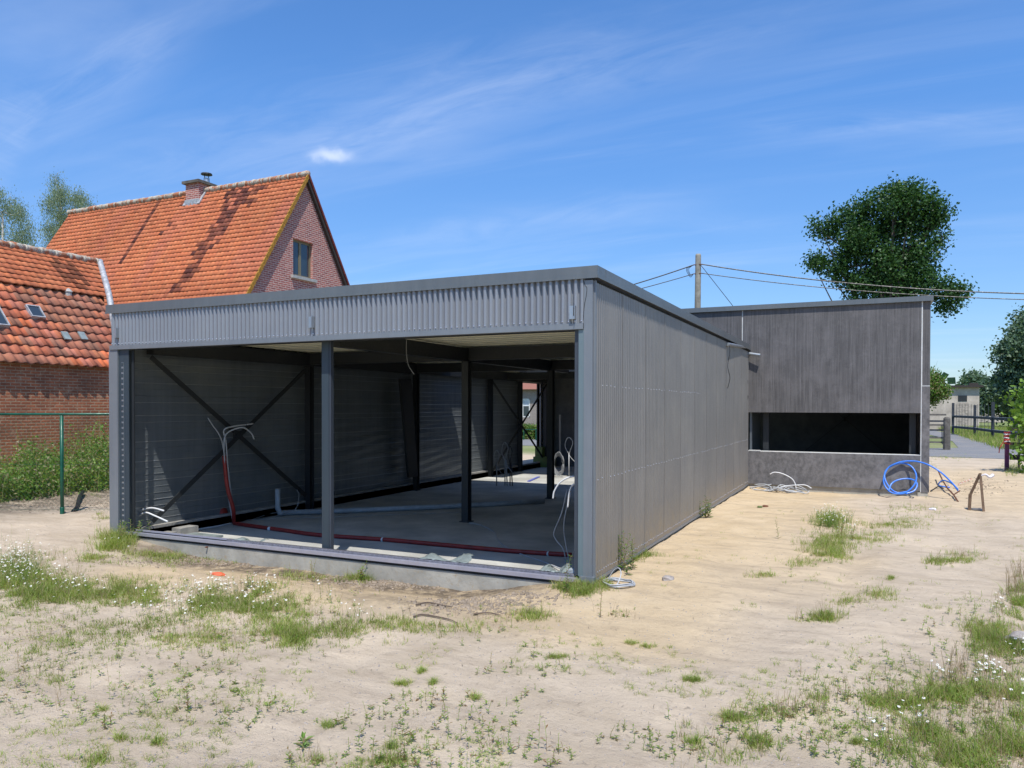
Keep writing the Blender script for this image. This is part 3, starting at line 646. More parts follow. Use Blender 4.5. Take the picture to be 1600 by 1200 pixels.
ca_ = math.atan(HS); sv = np.array([0, math.cos(ca_), math.sin(ca_)]); SLn = (RZ-EZ+.35)/math.sin(ca_)
G = .19; nv = int(SLn/G); TW = .165; nu = int((GX+.10-XL)/TW)
O = np.array([GX+.10-nu*TW, RY, RZ])-sv*nv*G
cols0 = [(.60, .178, .070), (.54, .145, .058), (.64, .21, .09), (.48, .135, .062)]
def redpt(px, py):      # tile column and distance from ridge for a spot of the slope
    d = ray(px, py); n = np.array([0, -math.sin(ca_), math.cos(ca_)]); s_ = ((np.array([0, RY, RZ])-CAM)@n)/(d@n); p = CAM+s_*d
    return (p[0]-O[0])/TW, nv-((p-O)@sv)/G
stain = {}
def st(px, py0_, px1, py1_, w, p):
    a, b = redpt(px, py0_), redpt(px1, py1_)
    n = int(abs(b[1]-a[1]))+1
    for k in range(n+1):
        t = k/max(1, n); c = lerp(a[0], b[0], t); 
        for q in range(-6, 7):
            if abs(q) <= w(t)/2+.01 and random.random() < p: stain[(int(c+q), int(lerp(a[1], b[1], t)))] = random.uniform(.55, 1)
st(378, 296, 340, 365, lambda t: lerp(7, 4, t), .60); st(360, 330, 310, 405, lambda t: 3, .6); st(305, 420, 275, 455, lambda t: 2.6, .8); st(312, 380, 300, 425, lambda t: 2, .5)
st(255, 310, 188, 412, lambda t: .4, .95); st(286, 318, 245, 380, lambda t: 1.5, .35); st(405, 292, 385, 320, lambda t: 5, .4); st(350, 345, 318, 400, lambda t: 5, .25)
drift = RS.rand(nu+2)
def tone_house(u, j, n):
    dr = n-1-j; c = np.array(cols0[RS.randint(4)]); c = lerp(np.array(cols0[0]), c, .55)
    v = vnoise(u*TW, dr*G, .55); c = c*lerp(.82, 1.12, v)
    c = lerp(c, np.array(hexc(190, 110, 88)), float(np.clip(vnoise(u*.16+9, dr*.08, 1.3)*1.6-.85, 0, .6)))
    if (u, dr) in stain: c = lerp(c, np.array(hexc(74, 38, 36)), min(.95, stain[(u, dr)]*1.0))
    elif RS.rand() < .02: c = c*.75
    return tuple(c)
nr = random.getstate(); _seen = {}
def cached(f):
    d = {}
    def g2(u, j, n):
        if (u, j) not in d: d[(u, j)] = f(u, j, n)
        return d[(u, j)]
    return g2
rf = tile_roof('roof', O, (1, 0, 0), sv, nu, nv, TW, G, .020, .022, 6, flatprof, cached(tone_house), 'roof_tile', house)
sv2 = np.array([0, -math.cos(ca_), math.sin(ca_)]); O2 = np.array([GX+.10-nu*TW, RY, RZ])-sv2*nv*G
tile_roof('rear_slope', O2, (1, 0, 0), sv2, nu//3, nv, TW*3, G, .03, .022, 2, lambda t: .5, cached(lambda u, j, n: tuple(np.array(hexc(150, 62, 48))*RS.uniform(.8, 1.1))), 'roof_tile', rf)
# verge tiles (left slope yellow with lichen), dark bargeboard on the right slope
m_ = MB()
for j in range(nv):
    p = O+sv*(j*G); q = p+sv*(G*.97); nn_ = np.array([0, -math.sin(ca_), math.cos(ca_)]); xx = GX+.11
    a = np.array([xx, p[1], p[2]])+nn_*.03; b = np.array([xx, q[1], q[2]])+nn_*.012; m_.beam(a-nn_*.035, b-nn_*.035, .035, .11, tuple(nn_))
m_.build('verge', 'verge_lichen', rf)
m_ = MB(); e0 = O2+sv2*0
m_.beam((GX+.06, O2[1], O2[2]-.09), (GX+.06, RY, RZ-.09), .10, .17, (0, 0, 1)); m_.build('bargeboard', 'dark_timber', rf)
m_ = MB()
for j in range(nv):
    p = O2+sv2*(j*G); q = p+sv2*(G*.97); nn_ = np.array([0, math.sin(ca_), math.cos(ca_)]); m_.beam((GX+.12, p[1], p[2]), (GX+.12, q[1], q[2]), .05, .07, tuple(nn_))
o = m_.build('verge_tile', 'roof_tile', rf); t_ = np.tile([hexc(112, 52, 48)], (len(o.data.loops), 1)); ca2 = o.data.color_attributes.new('tone', 'FLOAT_COLOR', 'CORNER'); ca2.data.foreach_set('color', np.concatenate([t_, np.ones((len(t_), 1))], 1).astype(np.float32).ravel())
# ridge
def ridge_line(a, b, r, n, par, lift=.03, lump=.012, mort='ridge_mortar', tl=None):
    a = np.array(a, float); b = np.array(b, float); L_ = np.linalg.norm(b-a); k = max(2, int(L_/.36)); mb = MB(); cb = MB()
    for i in range(k):
        p, q = lerp(a, b, i/k), lerp(a, b, (i+1.04)/k); z = RS.randn()*.006
        mb.tube([p+[0, 0, lift+z], lerp(p, q, .12)+[0, 0, lift+z+.012], q+[0, 0, lift+z-.006]], r*RS.uniform(.95, 1.05), 10)
        c = q+np.array([0, 0, lift]); d = (b-a)/L_; mb.tube([c-d*.03, c+d*.03], r*1.13, 8, 1)
    return mb.build('ridge', ['ridge_mortar', 'mortar'], par, True)
ridge_line((GX+.10, RY, RZ), (XL, RY, RZ), .10, 20, rf)
# chimney
cx0, cx1 = hy(292, 300, RY-.5)[0], hy(322, 300, RY-.5)[0]; cx0 -= .28; cx1 = cx0+.60
cy0 = RY-.30; cy1 = RY+.35; cz = hy(292, 288, cy0)[2]
m_ = MB(); m_.box(cx0, cx1, cy0, cy1, RZ-1.2, cz); ch = m_.build('chimney', 'gable_brick', rf)
MB().box(cx0-.09, cx1+.09, cy0-.09, cy1+.09, cz, cz+.09).build('chimney_cap', 'weathered_timber', ch)
px_, py_ = cx1-.22, cy0+.55
MB().lathe((px_, py_, cz+.09), [(.11, 0), (.10, .18), (.10, .22)], 12).build('flue', 'galvanised', ch)
m_ = MB(); m_.lathe((px_, py_, cz+.09), [(.0, .33), (.19, .34), (.18, .38), (.02, .42)], 14)
for th in range(4): m_.box(px_+.09*math.cos(th*1.57)-.008, px_+.09*math.cos(th*1.57)+.008, py_+.09*math.sin(th*1.57)-.008, py_+.09*math.sin(th*1.57)+.008, cz+.25, cz+.44)
m_.build('cowl', 'black_paint', ch)
zf = lambda y: RZ-(RY-y)*HS
m_ = MB(); m_.box(cx0-.03, cx1+.03, cy0-.03, cy0-.0015, zf(cy0)-.05, zf(cy0)+.16)
m_.beam((cx1+.03, cy0-.05, zf(cy0-.05)+.05), (cx1+.03, RY, RZ+.05), .05, .12, (1, 0, 0)); m_.beam((cx0-.03, cy0-.05, zf(cy0-.05)+.05), (cx0-.03, RY, RZ+.05), .05, .10, (1, 0, 0))
m_.build('flashing', 'lead', ch)

# ------------------------------------------------------------------ old barn on the left
BE, BB, BR = -12.85, -14.35, -15.45
ze = hx(100, 569, BE)[2]; zb = hx(70, 452, BB)[2]; zr = hx(70, 401, BR)[2]
barn = empty('old_barn', (BB-1, -1, 0), 'low old brick barn with weathered orange pantiles and a whitish ridge', 'barn')
Y0 = -7.0; yv = lambda x: np.interp(x, [BR, -13.6, BE], [hx(155, 415, BR)[1], hx(178, 500, -13.6)[1], hx(182, 560, BE)[1]])
ye_, yr_ = float(yv(BE)), float(yv(BR))
MB().box(-13.3, BE-.06, Y0, ye_-.1, -.3, ze-.02).build('wall', 'barn_brick', barn)
MB().box(-18, -13.3, ye_-.3, ye_-.1, -.3, ze-.02).box(-18, -13.3, Y0, Y0+.2, -.3, ze-.02).box(-18, -17.8, Y0+.2, ye_-.3, -.3, ze-.02).build('wall', 'barn_brick', barn)
d_ = np.array([BB-BE, 0, zb-ze]); Ls = np.linalg.norm(d_); sv = d_/Ls; PW, PG = .215, .262; nvp = int(round((Ls+.05)/PG)); PG = (Ls+.05)/nvp
nup = int((ye_+.8-Y0)/PW)
ocols = [hexc(190, 104, 74), hexc(172, 98, 74), hexc(202, 120, 82), hexc(160, 94, 72), hexc(150, 102, 82), hexc(208, 110, 70), hexc(184, 112, 90)]
def tone_pan(u, j, n):
    c = np.array(ocols[RS.randint(len(ocols))]); c = lerp(c, np.array(hexc(140, 102, 84)), float(np.clip(vnoise(u*.21, j*.3, .9)*1.7-.7, 0, .65)))
    return tuple(c*RS.uniform(.95, 1.3))
slope_clip = lambda u, v: (Y0+u) < float(yv(BE+(BB-BE)*min(1, v/Ls)))
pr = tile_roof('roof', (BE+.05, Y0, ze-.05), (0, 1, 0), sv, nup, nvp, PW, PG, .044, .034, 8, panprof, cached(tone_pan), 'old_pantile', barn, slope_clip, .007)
d2 = np.array([BR-BB, 0, zr-zb]); L2 = np.linalg.norm(d2); s2 = d2/L2; nv2 = int(round((L2+.12)/.19)); g2_ = (L2+.12)/nv2; n2_ = int((yr_+1-Y0)/TW)
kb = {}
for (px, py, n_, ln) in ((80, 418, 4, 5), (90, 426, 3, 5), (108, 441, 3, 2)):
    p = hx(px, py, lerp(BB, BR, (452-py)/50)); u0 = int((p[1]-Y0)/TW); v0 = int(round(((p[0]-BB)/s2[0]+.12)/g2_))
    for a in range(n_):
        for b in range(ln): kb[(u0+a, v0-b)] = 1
def tone_up(u, j, n):
    c = lerp(np.array(cols0[0]), np.array(cols0[RS.randint(4)]), .6)*RS.uniform(.84, 1.05)*.92
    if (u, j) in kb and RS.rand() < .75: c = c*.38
    return tuple(c)
clip2 = lambda u, v: (Y0+u) < float(yv(BB+(BR-BB)*max(0, min(1, (v-.12)/L2))))
p0_ = np.array([BB, Y0, zb+.085])-s2*.12; p0_[1] = Y0
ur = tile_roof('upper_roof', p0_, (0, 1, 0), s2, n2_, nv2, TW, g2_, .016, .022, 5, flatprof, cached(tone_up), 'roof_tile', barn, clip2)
d3 = np.array([-18.3-BR, 0, ze-zr]); V3 = [(BR, Y0, zr+.08), (BR, yr_, zr+.08), (-18.3, yr_, ze), (-18.3, Y0, ze)]
o = link_mesh('rear_slope', V3, [(0, 1, 2, 3)], 'old_pantile', barn, tone=np.array([hexc(170, 84, 60)]))
ridge_line((BR, Y0, zr+.09), (BR, yr_-.1, zr+.09), .085, 20, ur, .02)
vp = [(x, float(yv(x))+.02, float(np.interp(x, [BR, BB, BE], [zr+.08, zb+.09, ze]))+.06) for x in (BR, BR+.5, BB, -13.9, -13.4, BE-.05)]
MB().tube(spline(vp, 5), .075, 8).build('verge_mortar', 'lead', barn, True)
# gable end
V = [(BE-.07, ye_-.08, 0), (BE-.07, ye_-.08, ze), (BB, float(yv(BB))-.1, zb+.02), (BR, yr_-.1, zr+.02), (-18.2, yr_-.1, ze), (-18.2, yr_-.1, 0)]
link_mesh('end_wall', V, [(0, 1, 2, 3, 4, 5)], 'barn_brick', barn)
# roof lights, glass tiles, vent
slp = lambda px, py: (lambda d, n: CAM+d*(((np.array([BE, 0, ze])-CAM)@n)/(d@n)))(ray(px, py), np.array([-(zb-ze), 0, BB-BE])/Ls*-1.0)
def rooflight(px, py, w, h, name, par, open_=0, fm='lead'):
    p = slp(px, py); n = np.array([zb-ze, 0, -(BB-BE)])/Ls; y = np.array([0, 1., 0]); c = p+n*.10
    m_ = MB(); 
    def bx(a0, a1, b0, b1, t0, t1, mb):
        V = [c+y*a+sv*b+n*t for t in (t0, t1) for b in (b0, b1) for a in (a0, a1)]; mb.add(V, [(0, 2, 3, 1), (4, 5, 7, 6), (0, 1, 5, 4), (2, 6, 7, 3), (0, 4, 6, 2), (1, 3, 7, 5)])
    f = .022
    bx(0, f, 0, h, -.1, .03, m_); bx(w-f, w, 0, h, -.1, .03, m_); bx(f, w-f, 0, f, -.1, .03, m_); bx(f, w-f, h-f, h, -.1, .03, m_)
    o = m_.build(name, fm, par); m2 = MB(); bx(f, w-f, f, h-f, .0, .012, m2); m2.build('pane', 'window_glass', o); return o
rooflight(46, 500, .30, .34, 'roof_window', pr); rooflight(-22, 512, .42, .55, 'roof_window', pr)
for px, py in ((104, 534), (130, 534)):
    p = slp(px, py); n = np.array([zb-ze, 0, -(BB-BE)])/Ls; m_ = MB(); q = p+n*.075; m_.beam(q, q+sv*.22, .15, .03, tuple(n)); m_.build('glass_tile', 'plastic_sheet', pr)
p = slp(106, 462); MB().lathe(tuple(p+np.array([.02, 0, -.03])), [(.07, -.05), (.07, .1), (.09, .12), (.04, .18), (.01, .2)], 8).build('vent', 'sill_stone', pr)

# ------------------------------------------------------------------ green fence
fb = np.array([-9.42, .98]); fd = np.array([.905, .426]); fd /= np.linalg.norm(fd); fz = float(gz(*fb)); tz = hy(105, 650, fb[1])[2]
fen = empty('green_fence', (fb[0], fb[1], fz), 'dark green tubular steel fence in front of the brick barn wall', 'fence')
for t in (0, -3.1): q = fb+fd*t; MB().tube([(q[0], q[1], fz-.3), (q[0], q[1], tz+.01)], .028, 12).lathe((q[0], q[1], fz), [(.034, -.02), (.034, .10), (.028, .11)], 12).build('post', 'green_paint', fen, True)
a, b = fb+fd*-3.5, fb+fd*2.62
MB().tube([(a[0], a[1], tz+.02), (b[0], b[1], tz+.035)], .021, 10).build('rail', 'green_paint', fen, True)
m_ = MB()
for zz in (.02, .75): m_.tube([(a[0], a[1], fz+zz+.05), (b[0], b[1], fz+zz+.05)], .0016, 4)
m_.build('tension_wire', 'green_paint', fen)
Lf = float(np.linalg.norm(b-a)); hf = tz-fz-.05; dd = (b-a)/Lf; m_ = MB(); u = -hf
while u < Lf:
    for sg in (1, -1):
        t0, t1 = (u, u+hf) if sg == 1 else (u+hf, u); p0, p1 = a+dd*min(max(t0, 0), Lf), a+dd*min(max(t1, 0), Lf)
        z0 = fz+.04+(abs(min(max(t0, 0), Lf)-t0)); z1 = fz+.04+hf-(abs(min(max(t1, 0), Lf)-t1))
        if z1 > z0+.02: m_.tube([(p0[0], p0[1], z0), (p1[0], p1[1], z1)], .0013, 3, caps=False)
    u += .075
tag(m_.build('wire_mesh', 'green_paint', fen), kind='stuff')
pts = [hz(114, 799, fz)+[0, 0, .0], hz(120, 795, fz)+[0, 0, .03], hz(124, 785, fz)+[0, .0, .10], hz(130, 778, fz)+[0, 0, .12]]
o = MB().tube(spline(pts, 5), .030, 8).build('rubber_offcut', 'black_plastic', None, True); tag(o, 'bent black rubber piece lying at the foot of the green fence post', 'offcut')

# ------------------------------------------------------------------ utility pole and cables
PY_ = 30.0; pt = hy(1091, 397, PY_)
pole = empty('utility_pole', (pt[0], PY_, 0), 'weathered wooden utility pole rising behind the concrete annex', 'pole')
MB().tube([(pt[0], PY_, -.5), (pt[0]-.02, PY_, pt[2]*.6), (pt[0], PY_, pt[2]-.08), (pt[0], PY_, pt[2])], .17, 14, r2=.115).build('post', 'pole_wood', pole, True)
m_ = MB(); zz = hy(1091, 414, PY_)[2]; zz2 = hy(1091, 428, PY_)[2]
m_.tube([(pt[0]-.22, PY_-.1, zz), (pt[0]+.22, PY_-.1, zz)], .025, 8); m_.build('bracket', 'rust', pole); m_ = MB(); m_.tube([(pt[0]-.22, PY_-.1, zz2), (pt[0]+.2, PY_-.1, zz2)], .02, 8)
m_.build('bracket', 'rust', pole)
m_ = MB(); 
for k in range(3): m_.tube(spline([(pt[0]-.2, PY_-.12, zz), (pt[0]-.42-.06*k, PY_-.12, lerp(zz, zz2, .4)), (pt[0]-.35, PY_-.12, zz2-.02-.06*k), (pt[0]-.2, PY_-.12, zz2)], 6), .012, 5)
m_.build('wire_loop', 'cable_black', pole)
def cable(p, q, sag, r, lab):
    pts = [lerp(np.array(p), np.array(q), t)+np.array([0, 0, -sag*4*t*(1-t)]) for t in np.linspace(0, 1, 25)]
    o = MB().tube(pts, r, 6).build('overhead_cable', 'cable_black'); tag(o, lab, 'cable', 'overhead cables')
A = (pt[0]+.2, PY_-.1, zz); B = (pt[0]+.2, PY_-.1, zz2)
qa = hy(1780, 460, PY_+1); qb = hy(1780, 470, PY_+1)
cable(A, qa, .42, .028, 'upper overhead cable running right from the pole across the oak crown'); cable(B, qb, .35, .020, 'lower overhead cable running right from the pole across the oak crown')
ql = hy(760, 497, PY_-3); ql2 = hy(760, 500, PY_-3)
cable((pt[0]-.2, PY_-.1, zz), ql, .25, .028, 'upper overhead cable running left from the pole towards the hall roof'); cable((pt[0]-.2, PY_-.1, zz2), ql2, .2, .02, 'lower overhead cable running left from the pole towards the hall roof')
cable((pt[0]+.12, PY_-.1, zz), hy(1200, 548, PY_-2), .0, .014, 'thin stay wire slanting down to the right from the pole')

# ------------------------------------------------------------------ foliage
def quads_leaf(C, S, up=None, aspect=.55, flat=.0):
    """C (n,3) centres, S (n,) sizes -> diamond leaf quads"""
    n = len(C); d = RS.randn(n, 3); d[:, 2] *= (1-flat)
    if up is not None: d = d*.5+np.asarray(up)
    d /= np.linalg.norm(d, axis=1)[:, None]; e = RS.randn(n, 3); e = np.cross(d, e); e /= np.linalg.norm(e, axis=1)[:, None]
    s_ = S[:, None]; V = np.stack([C-d*s_*.5, C+e*s_*.5*aspect, C+d*s_*.5, C-e*s_*.5*aspect], 1).reshape(-1, 3)
    return V, np.arange(4*n).reshape(n, 4)
def crown(name, lobes, leaf, n, par, mat, fill=.35, clump=9, droop=0., aspect=.7, spread=1.):
    """lobes: (x,y,z,r). leaf clumps sit mostly in an uneven outer shell of each lobe"""
    Cs = []; w = np.array([l[3]**2 for l in lobes]); w = w/w.sum(); nc = n//clump
    for (x, y, z, r), ww in zip(lobes, w):
        k = int(nc*ww)+1; d = RS.randn(k, 3); d /= np.linalg.norm(d, axis=1)[:, None]
        rad = r*(fill+(1-fill)*RS.rand(k)**.45)*(1+.22*(vnoise(d[:, 0]*2+x, d[:, 1]*2+z, 1.7)-.5)*2)
        Cs.append(np.array([x, y, z])+d*rad[:, None]*np.array([1, 1, .92]))
    Cc = np.concatenate(Cs); P = np.repeat(Cc, clump, 0)+RS.randn(len(Cc)*clump, 3)*leaf*1.25*spread
    if droop: P[:, 2] -= np.abs(RS.randn(len(P)))*droop
    V, F = quads_leaf(P, leaf*RS.uniform(.6, 1.3, len(P)), up=(0, 0, -1.2) if droop else None, aspect=aspect)
    return link_mesh(name, V, F, mat, par, uv=False)
def limbs(base, top, lobes, r, par, mat, n=None):
    m_ = MB(); b = Vector(base); t = Vector(top); pts = [b+(t-b)*k/5+Vector((RS.randn(), RS.randn(), 0))*r*.35*(k > 0) for k in range(6)]
    m_.tube(pts, r, 12, r2=r*.45)
    for l in (lobes if n is None else lobes[:n]):
        s_ = pts[RS.randint(2, 6)]; e = Vector(l[:3]); md = s_.lerp(e, .5)+Vector((0, 0, -.12*(e-s_).length)); m_.tube(spline([s_, md, e], 5), r*.32, 6, r2=r*.07)
        for q in range(3): e2 = e+Vector(RS.randn(3))*l[3]*.55; m_.tube([e, e.lerp(e2, .6)+Vector((0, 0, .05)), e2], r*.09, 5, r2=r*.03)
    return m_.build('trunk', mat, par, True)
def tree(name, label, spec, Y, leaf, n, mats, tx, tpx, tr, depth=.6, group=None, **k):
    """spec: lobes as (px, py, rpx) on the plane Y"""
    sc_ = (Y-CAM[1])*.905/FPX*(.80 if 'oak' in name else .80 if 'broadleaf_tree' in name else .9); lobes = []
    for i, (px, py, rp) in enumerate(spec):
        p = hy(px, py, Y); r = rp*sc_; lobes.append((p[0], Y+RS.uniform(-1, 1)*depth*rp*sc_*1.4, p[2], r))
    bx = hy(tpx, 600, Y)[0]; t = empty(name, (bx, Y, 0), label, 'tree' if 'bush' not in name and 'shrub' not in name else 'bush', group)
    zt = hy(tpx, tx, Y)[2]; limbs((bx, Y, -.1), (bx, Y, zt), lobes, tr, t, mats[1]); crown('crown', lobes, leaf, n, t, mats[0], **k); return t
oak = [(1357, 322, 20), (1398, 295, 9), (1425, 294, 9), (1458, 318, 9), (1472, 372, 8), (1476, 338, 8), (1395, 318, 30), (1432, 315, 30), (1322, 340, 26), (1294, 360, 19), (1278, 352, 9), (1268, 408, 9), (1285, 412, 18), (1312, 424, 22), (1365, 352, 34), (1410, 350, 34), (1448, 352, 26), (1450, 390, 24), (1425, 398, 28), (1340, 385, 30), (1325, 400, 22), (1375, 412, 28), (1405, 432, 28), (1385, 396, 26), (1400, 412, 24), (1362, 432, 26), (1378, 448, 22), (1350, 372, 26), (1348, 445, 24), (1335, 470, 14), (1385, 460, 18), (1415, 460, 22), (1445, 425, 22),
       (1465, 450, 20), (1490, 462, 20), (1475, 478, 15), (1440, 445, 20), (1422, 304, 14), (1275, 408, 12), (1275, 358, 8), (1404, 306, 10), (1452, 335, 12), (1462, 330, 20), (1325, 440, 18), (1500, 452, 12)]
tree('oak_tree', 'large dark green oak rising above the roof of the concrete annex', oak, 36, .15, 40000, ('oak_leaf', 'bark'), 400, 1385, .26, .55, fill=.35, clump=22, spread=1.25)
bir = 'drooping grey-green birches behind the barn'
tree('birch_tree', 'drooping birch at the left edge of the view, behind the barn ridge', [(8, 318, 30), (30, 330, 20), (-10, 350, 34), (20, 365, 30), (45, 385, 16), (4, 300, 18), (36, 352, 18), (-30, 330, 30), (-40, 370, 40), (0, 395, 30)], 24, .12, 20000, ('birch_leaf', 'birch_bark'), 330, 5, .12, group=bir, fill=.1, droop=.5, aspect=.35, clump=16, spread=1.6)
tree('birch_tree', 'taller drooping birch standing between the barn ridge and the house roof', [(95, 300, 24), (120, 305, 20), (75, 312, 18), (100, 335, 26), (135, 315, 16), (80, 355, 22), (110, 365, 22), (78, 385, 14), (85, 278, 12), (140, 335, 12)], 24, .11, 17000, ('birch_leaf', 'birch_bark'), 320, 98, .11, group=bir, fill=.1, droop=.5, aspect=.35, clump=16, spread=1.6)
# right hand background
tree('broadleaf_tree', 'tall green tree at the right edge beyond the dark fence', [(1600, 520, 26), (1585, 555, 30), (1620, 540, 50), (1600, 590, 40), (1570, 545, 14), (1590, 615, 34), (1630, 600, 50), (1575, 590, 20), (1600, 495, 14)], 66, .26, 24000, ('far_leaf', 'bark'), 560, 1605, .3, fill=.2, clump=10)
tree('broadleaf_bush', 'green bushes merging beyond the timber fence below the tall tree', [(1535, 618, 16), (1552, 612, 18), (1540, 632, 16), (1570, 622, 22), (1560, 602, 12), (1590, 640, 20)], 75, .3, 9000, ('far_leaf', 'bark'), 625, 1552, .15, fill=.2)
tree('small_tree', 'round distant tree above the cream shed roof', [(1522, 598, 12), (1517, 594, 9), (1530, 602, 10)], 120, .4, 3500, ('far_leaf', 'bark'), 605, 1522, .2, fill=.2)
tree('sapling', 'small green tree showing past the right edge of the concrete annex', [(1462, 600, 14), (1470, 615, 13), (1455, 592, 12), (1456, 620, 14), (1478, 610, 5), (1440, 600, 26)], 44, .13, 6000, ('nettle_leaf', 'bark'), 600, 1450, .08, fill=.2, clump=8)
tree('leafy_shrub', 'bright green large-leaved shrub at the right edge beside the dirt drive', [(1598, 628, 8), (1608, 612, 9), (1606, 645, 12), (1588, 650, 6), (1622, 665, 20), (1626, 690, 18), (1640, 720, 18), (1598, 664, 8), (1578, 622, 4), (1610, 702, 11), (1622, 722, 14)], 17, .14, 1500, ('bush_leaf', 'bark'), 660, 1612, .05, .8, fill=.2, clump=5, aspect=.8)
# far tree belt
m_C = []
for i in range(300):
    th = R(RS.uniform(-75, 85)); d = RS.uniform(230, 330); x, y = math.sin(th)*d, math.cos(th)*d; h = RS.uniform(5, 9); n = 60
    m_C.append(np.stack([x+RS.randn(n)*7, y+RS.randn(n)*4, np.abs(RS.randn(n))*h*.45+.5], 1))
P = np.concatenate(m_C); V, F = quads_leaf(P, RS.uniform(1.5, 3.5, len(P)), aspect=.9); o = link_mesh('tree_belt', V, F, 'far_leaf', uv=False); tag(o, 'distant belt of trees along the horizon', 'trees', kind='stuff')

# ------------------------------------------------------------------ shed, fences, right side
SY = 62.0; a = hy(1400, 640, SY); b = hy(1525, 640, SY+2); zt = hy(1524, 606, SY+2)[2]
shed = empty('cream_shed', ((a[0]+b[0])/2, SY, 0), 'low cream rendered shed with a flat dark roof beyond the road', 'shed')
MB().box(a[0]-4, b[0], SY, SY+6, -.1, zt).build('wall', 'render_wall', shed)
MB().box(a[0]-4.1, b[0]+.25, SY-.3, SY+6.2, zt, zt+.16).box(b[0]-.7, b[0]-.1, SY-.2, SY+.3, zt+.16, zt+.34).build('roof', 'dark_timber', shed)
w0, w1 = hy(1497, 622, SY), hy(1511, 622, SY); z0, z1 = hy(1500, 627, SY)[2], hy(1500, 618, SY)[2]
MB().box(w0[0], w1[0], SY-.03, SY, z0, z1).build('window', 'black_paint', shed)
MB().box(w0[0]-.05, w1[0]+.1, SY-.012, SY, .1, z0-.1).build('blocked_door', 'render_patch', shed)
hw_ = hy(1545, 645, 95); t = empty('distant_house', (hw_[0], 97, 0), 'tiny white building far off behind the dark fence', 'house')
MB().box(hw_[0]-2.5, hw_[0]+1.5, 95, 99, 0, 2.6).build('wall', 'render_wall', t); MB().box(hw_[0]-2.8, hw_[0]+1.8, 94.6, 99.4, 2.6, 3.0).build('roof', 'white_frame', t)
# dark timber fence beyond the road
ft = empty('timber_fence', (8, 42, 0), 'dark timber post and rail fence running beyond the asphalt road', 'fence')
fp = [(7.3, 49.4, 2.0), (8.04, 45.0, 1.85), (8.36, 40.35, 2.0), (8.85, 36.8, 1.3), (9.5, 33.5, 1.4), (10.4, 29.5, 1.4)]
for x, y, h in fp: MB().box(x-.07, x+.07, y-.07, y+.07, -.2, h).build('post', 'fence_dark', ft)
for z in (.45, 1.12):
    m_ = MB(); mt_ = MB()
    for (x0, y0, _), (x1, y1, _) in zip(fp[:-1], fp[1:]):
        m_.beam((x0, y0-.10, z), (x1, y1-.10, z), .06, .12); mt_.beam((x0, y0-.11, z+.075), (x1, y1-.11, z+.075), .09, .025)
    r_ = m_.build('rail', 'fence_dark', ft); mt_.build('rail_lit_top', 'fence_lit_top', r_)
g = MB()
for k in range(12): g.beam((lerp(7.3, 8.3, k/11), lerp(49, 41.6, k/11), .1), (lerp(7.3, 8.3, k/11), lerp(49, 41.6, k/11), 1.9), .02, .02)
g.build('mesh_panel', 'fence_dark', ft)
# grey rails and big post nearer
gt = empty('field_gate', (4.9, 28.2, 0), 'grey weathered rail gate with a stout wooden post just past the annex corner', 'gate')
gp = hz(1479, 702, 0); MB().lathe((gp[0], gp[1], -.1), [(.14, 0), (.135, .8), (.13, 1.36), (.08, 1.42)], 9).build('post', 'weathered_timber', gt)
for py in (648, 658, 664, 672, 684, 691):
    z = hy(1465, py, gp[1])[2]; MB().beam((gp[0]-3.2, gp[1]+.02, z), (gp[0]-.02, gp[1]+.02, z), .05, .07).build('rail', 'fence_dark' if py in (658, 672) else 'weathered_timber', gt)
MB().tube([(gp[0]-.16, gp[1]-.05, .2), (gp[0]-.18, gp[1]-.05, 1.0)], .02, 6).build('stile', 'fence_dark', gt)
# marked post with warning tape by the shrub
bp = hz(1573, 733, .0); t = empty('marker_post', (bp[0], bp[1], 0), 'purple-red painted post wrapped with red and white tape beside the shrub', 'post')
MB().box(bp[0]-.05, bp[0]+.05, bp[1]-.05, bp[1]+.05, -.1, .98).build('post', 'purple_paint', t)
m_ = MB()
for k in range(7): z = .72+k*.05; m_.tube([(bp[0]+.07*math.cos(th+k), bp[1]+.07*math.sin(th+k), z+.01*math.sin(th*2)) for th in np.linspace(0, 6.3, 10)], .018, 5, k % 2)
m_.tube(spline([(bp[0]-.06, bp[1], .8), (bp[0]-.18, bp[1]-.1, .6), (bp[0]-.2, bp[1]-.1, .45)], 5), .012, 5, 0); m_.build('tape', ['tape_red', 'tape_white'], t)
t = empty('dark_trellis', (bp[0]+.6, bp[1]+.1, 0), 'dark wooden trellis in shade under the bright shrub at the right edge', 'trellis')
for k in range(4): MB().box(bp[0]+.3+k*.28, bp[0]+.35+k*.28, bp[1]+.25, bp[1]+.3, -.1, 1.15).build('upright', 'dark_timber', t)
for z in (.25, .6, 1.05): MB().box(bp[0]+.1, bp[0]+1.4, bp[1]+.2, bp[1]+.248, z, z+.14).build('rail', 'dark_timber', t)

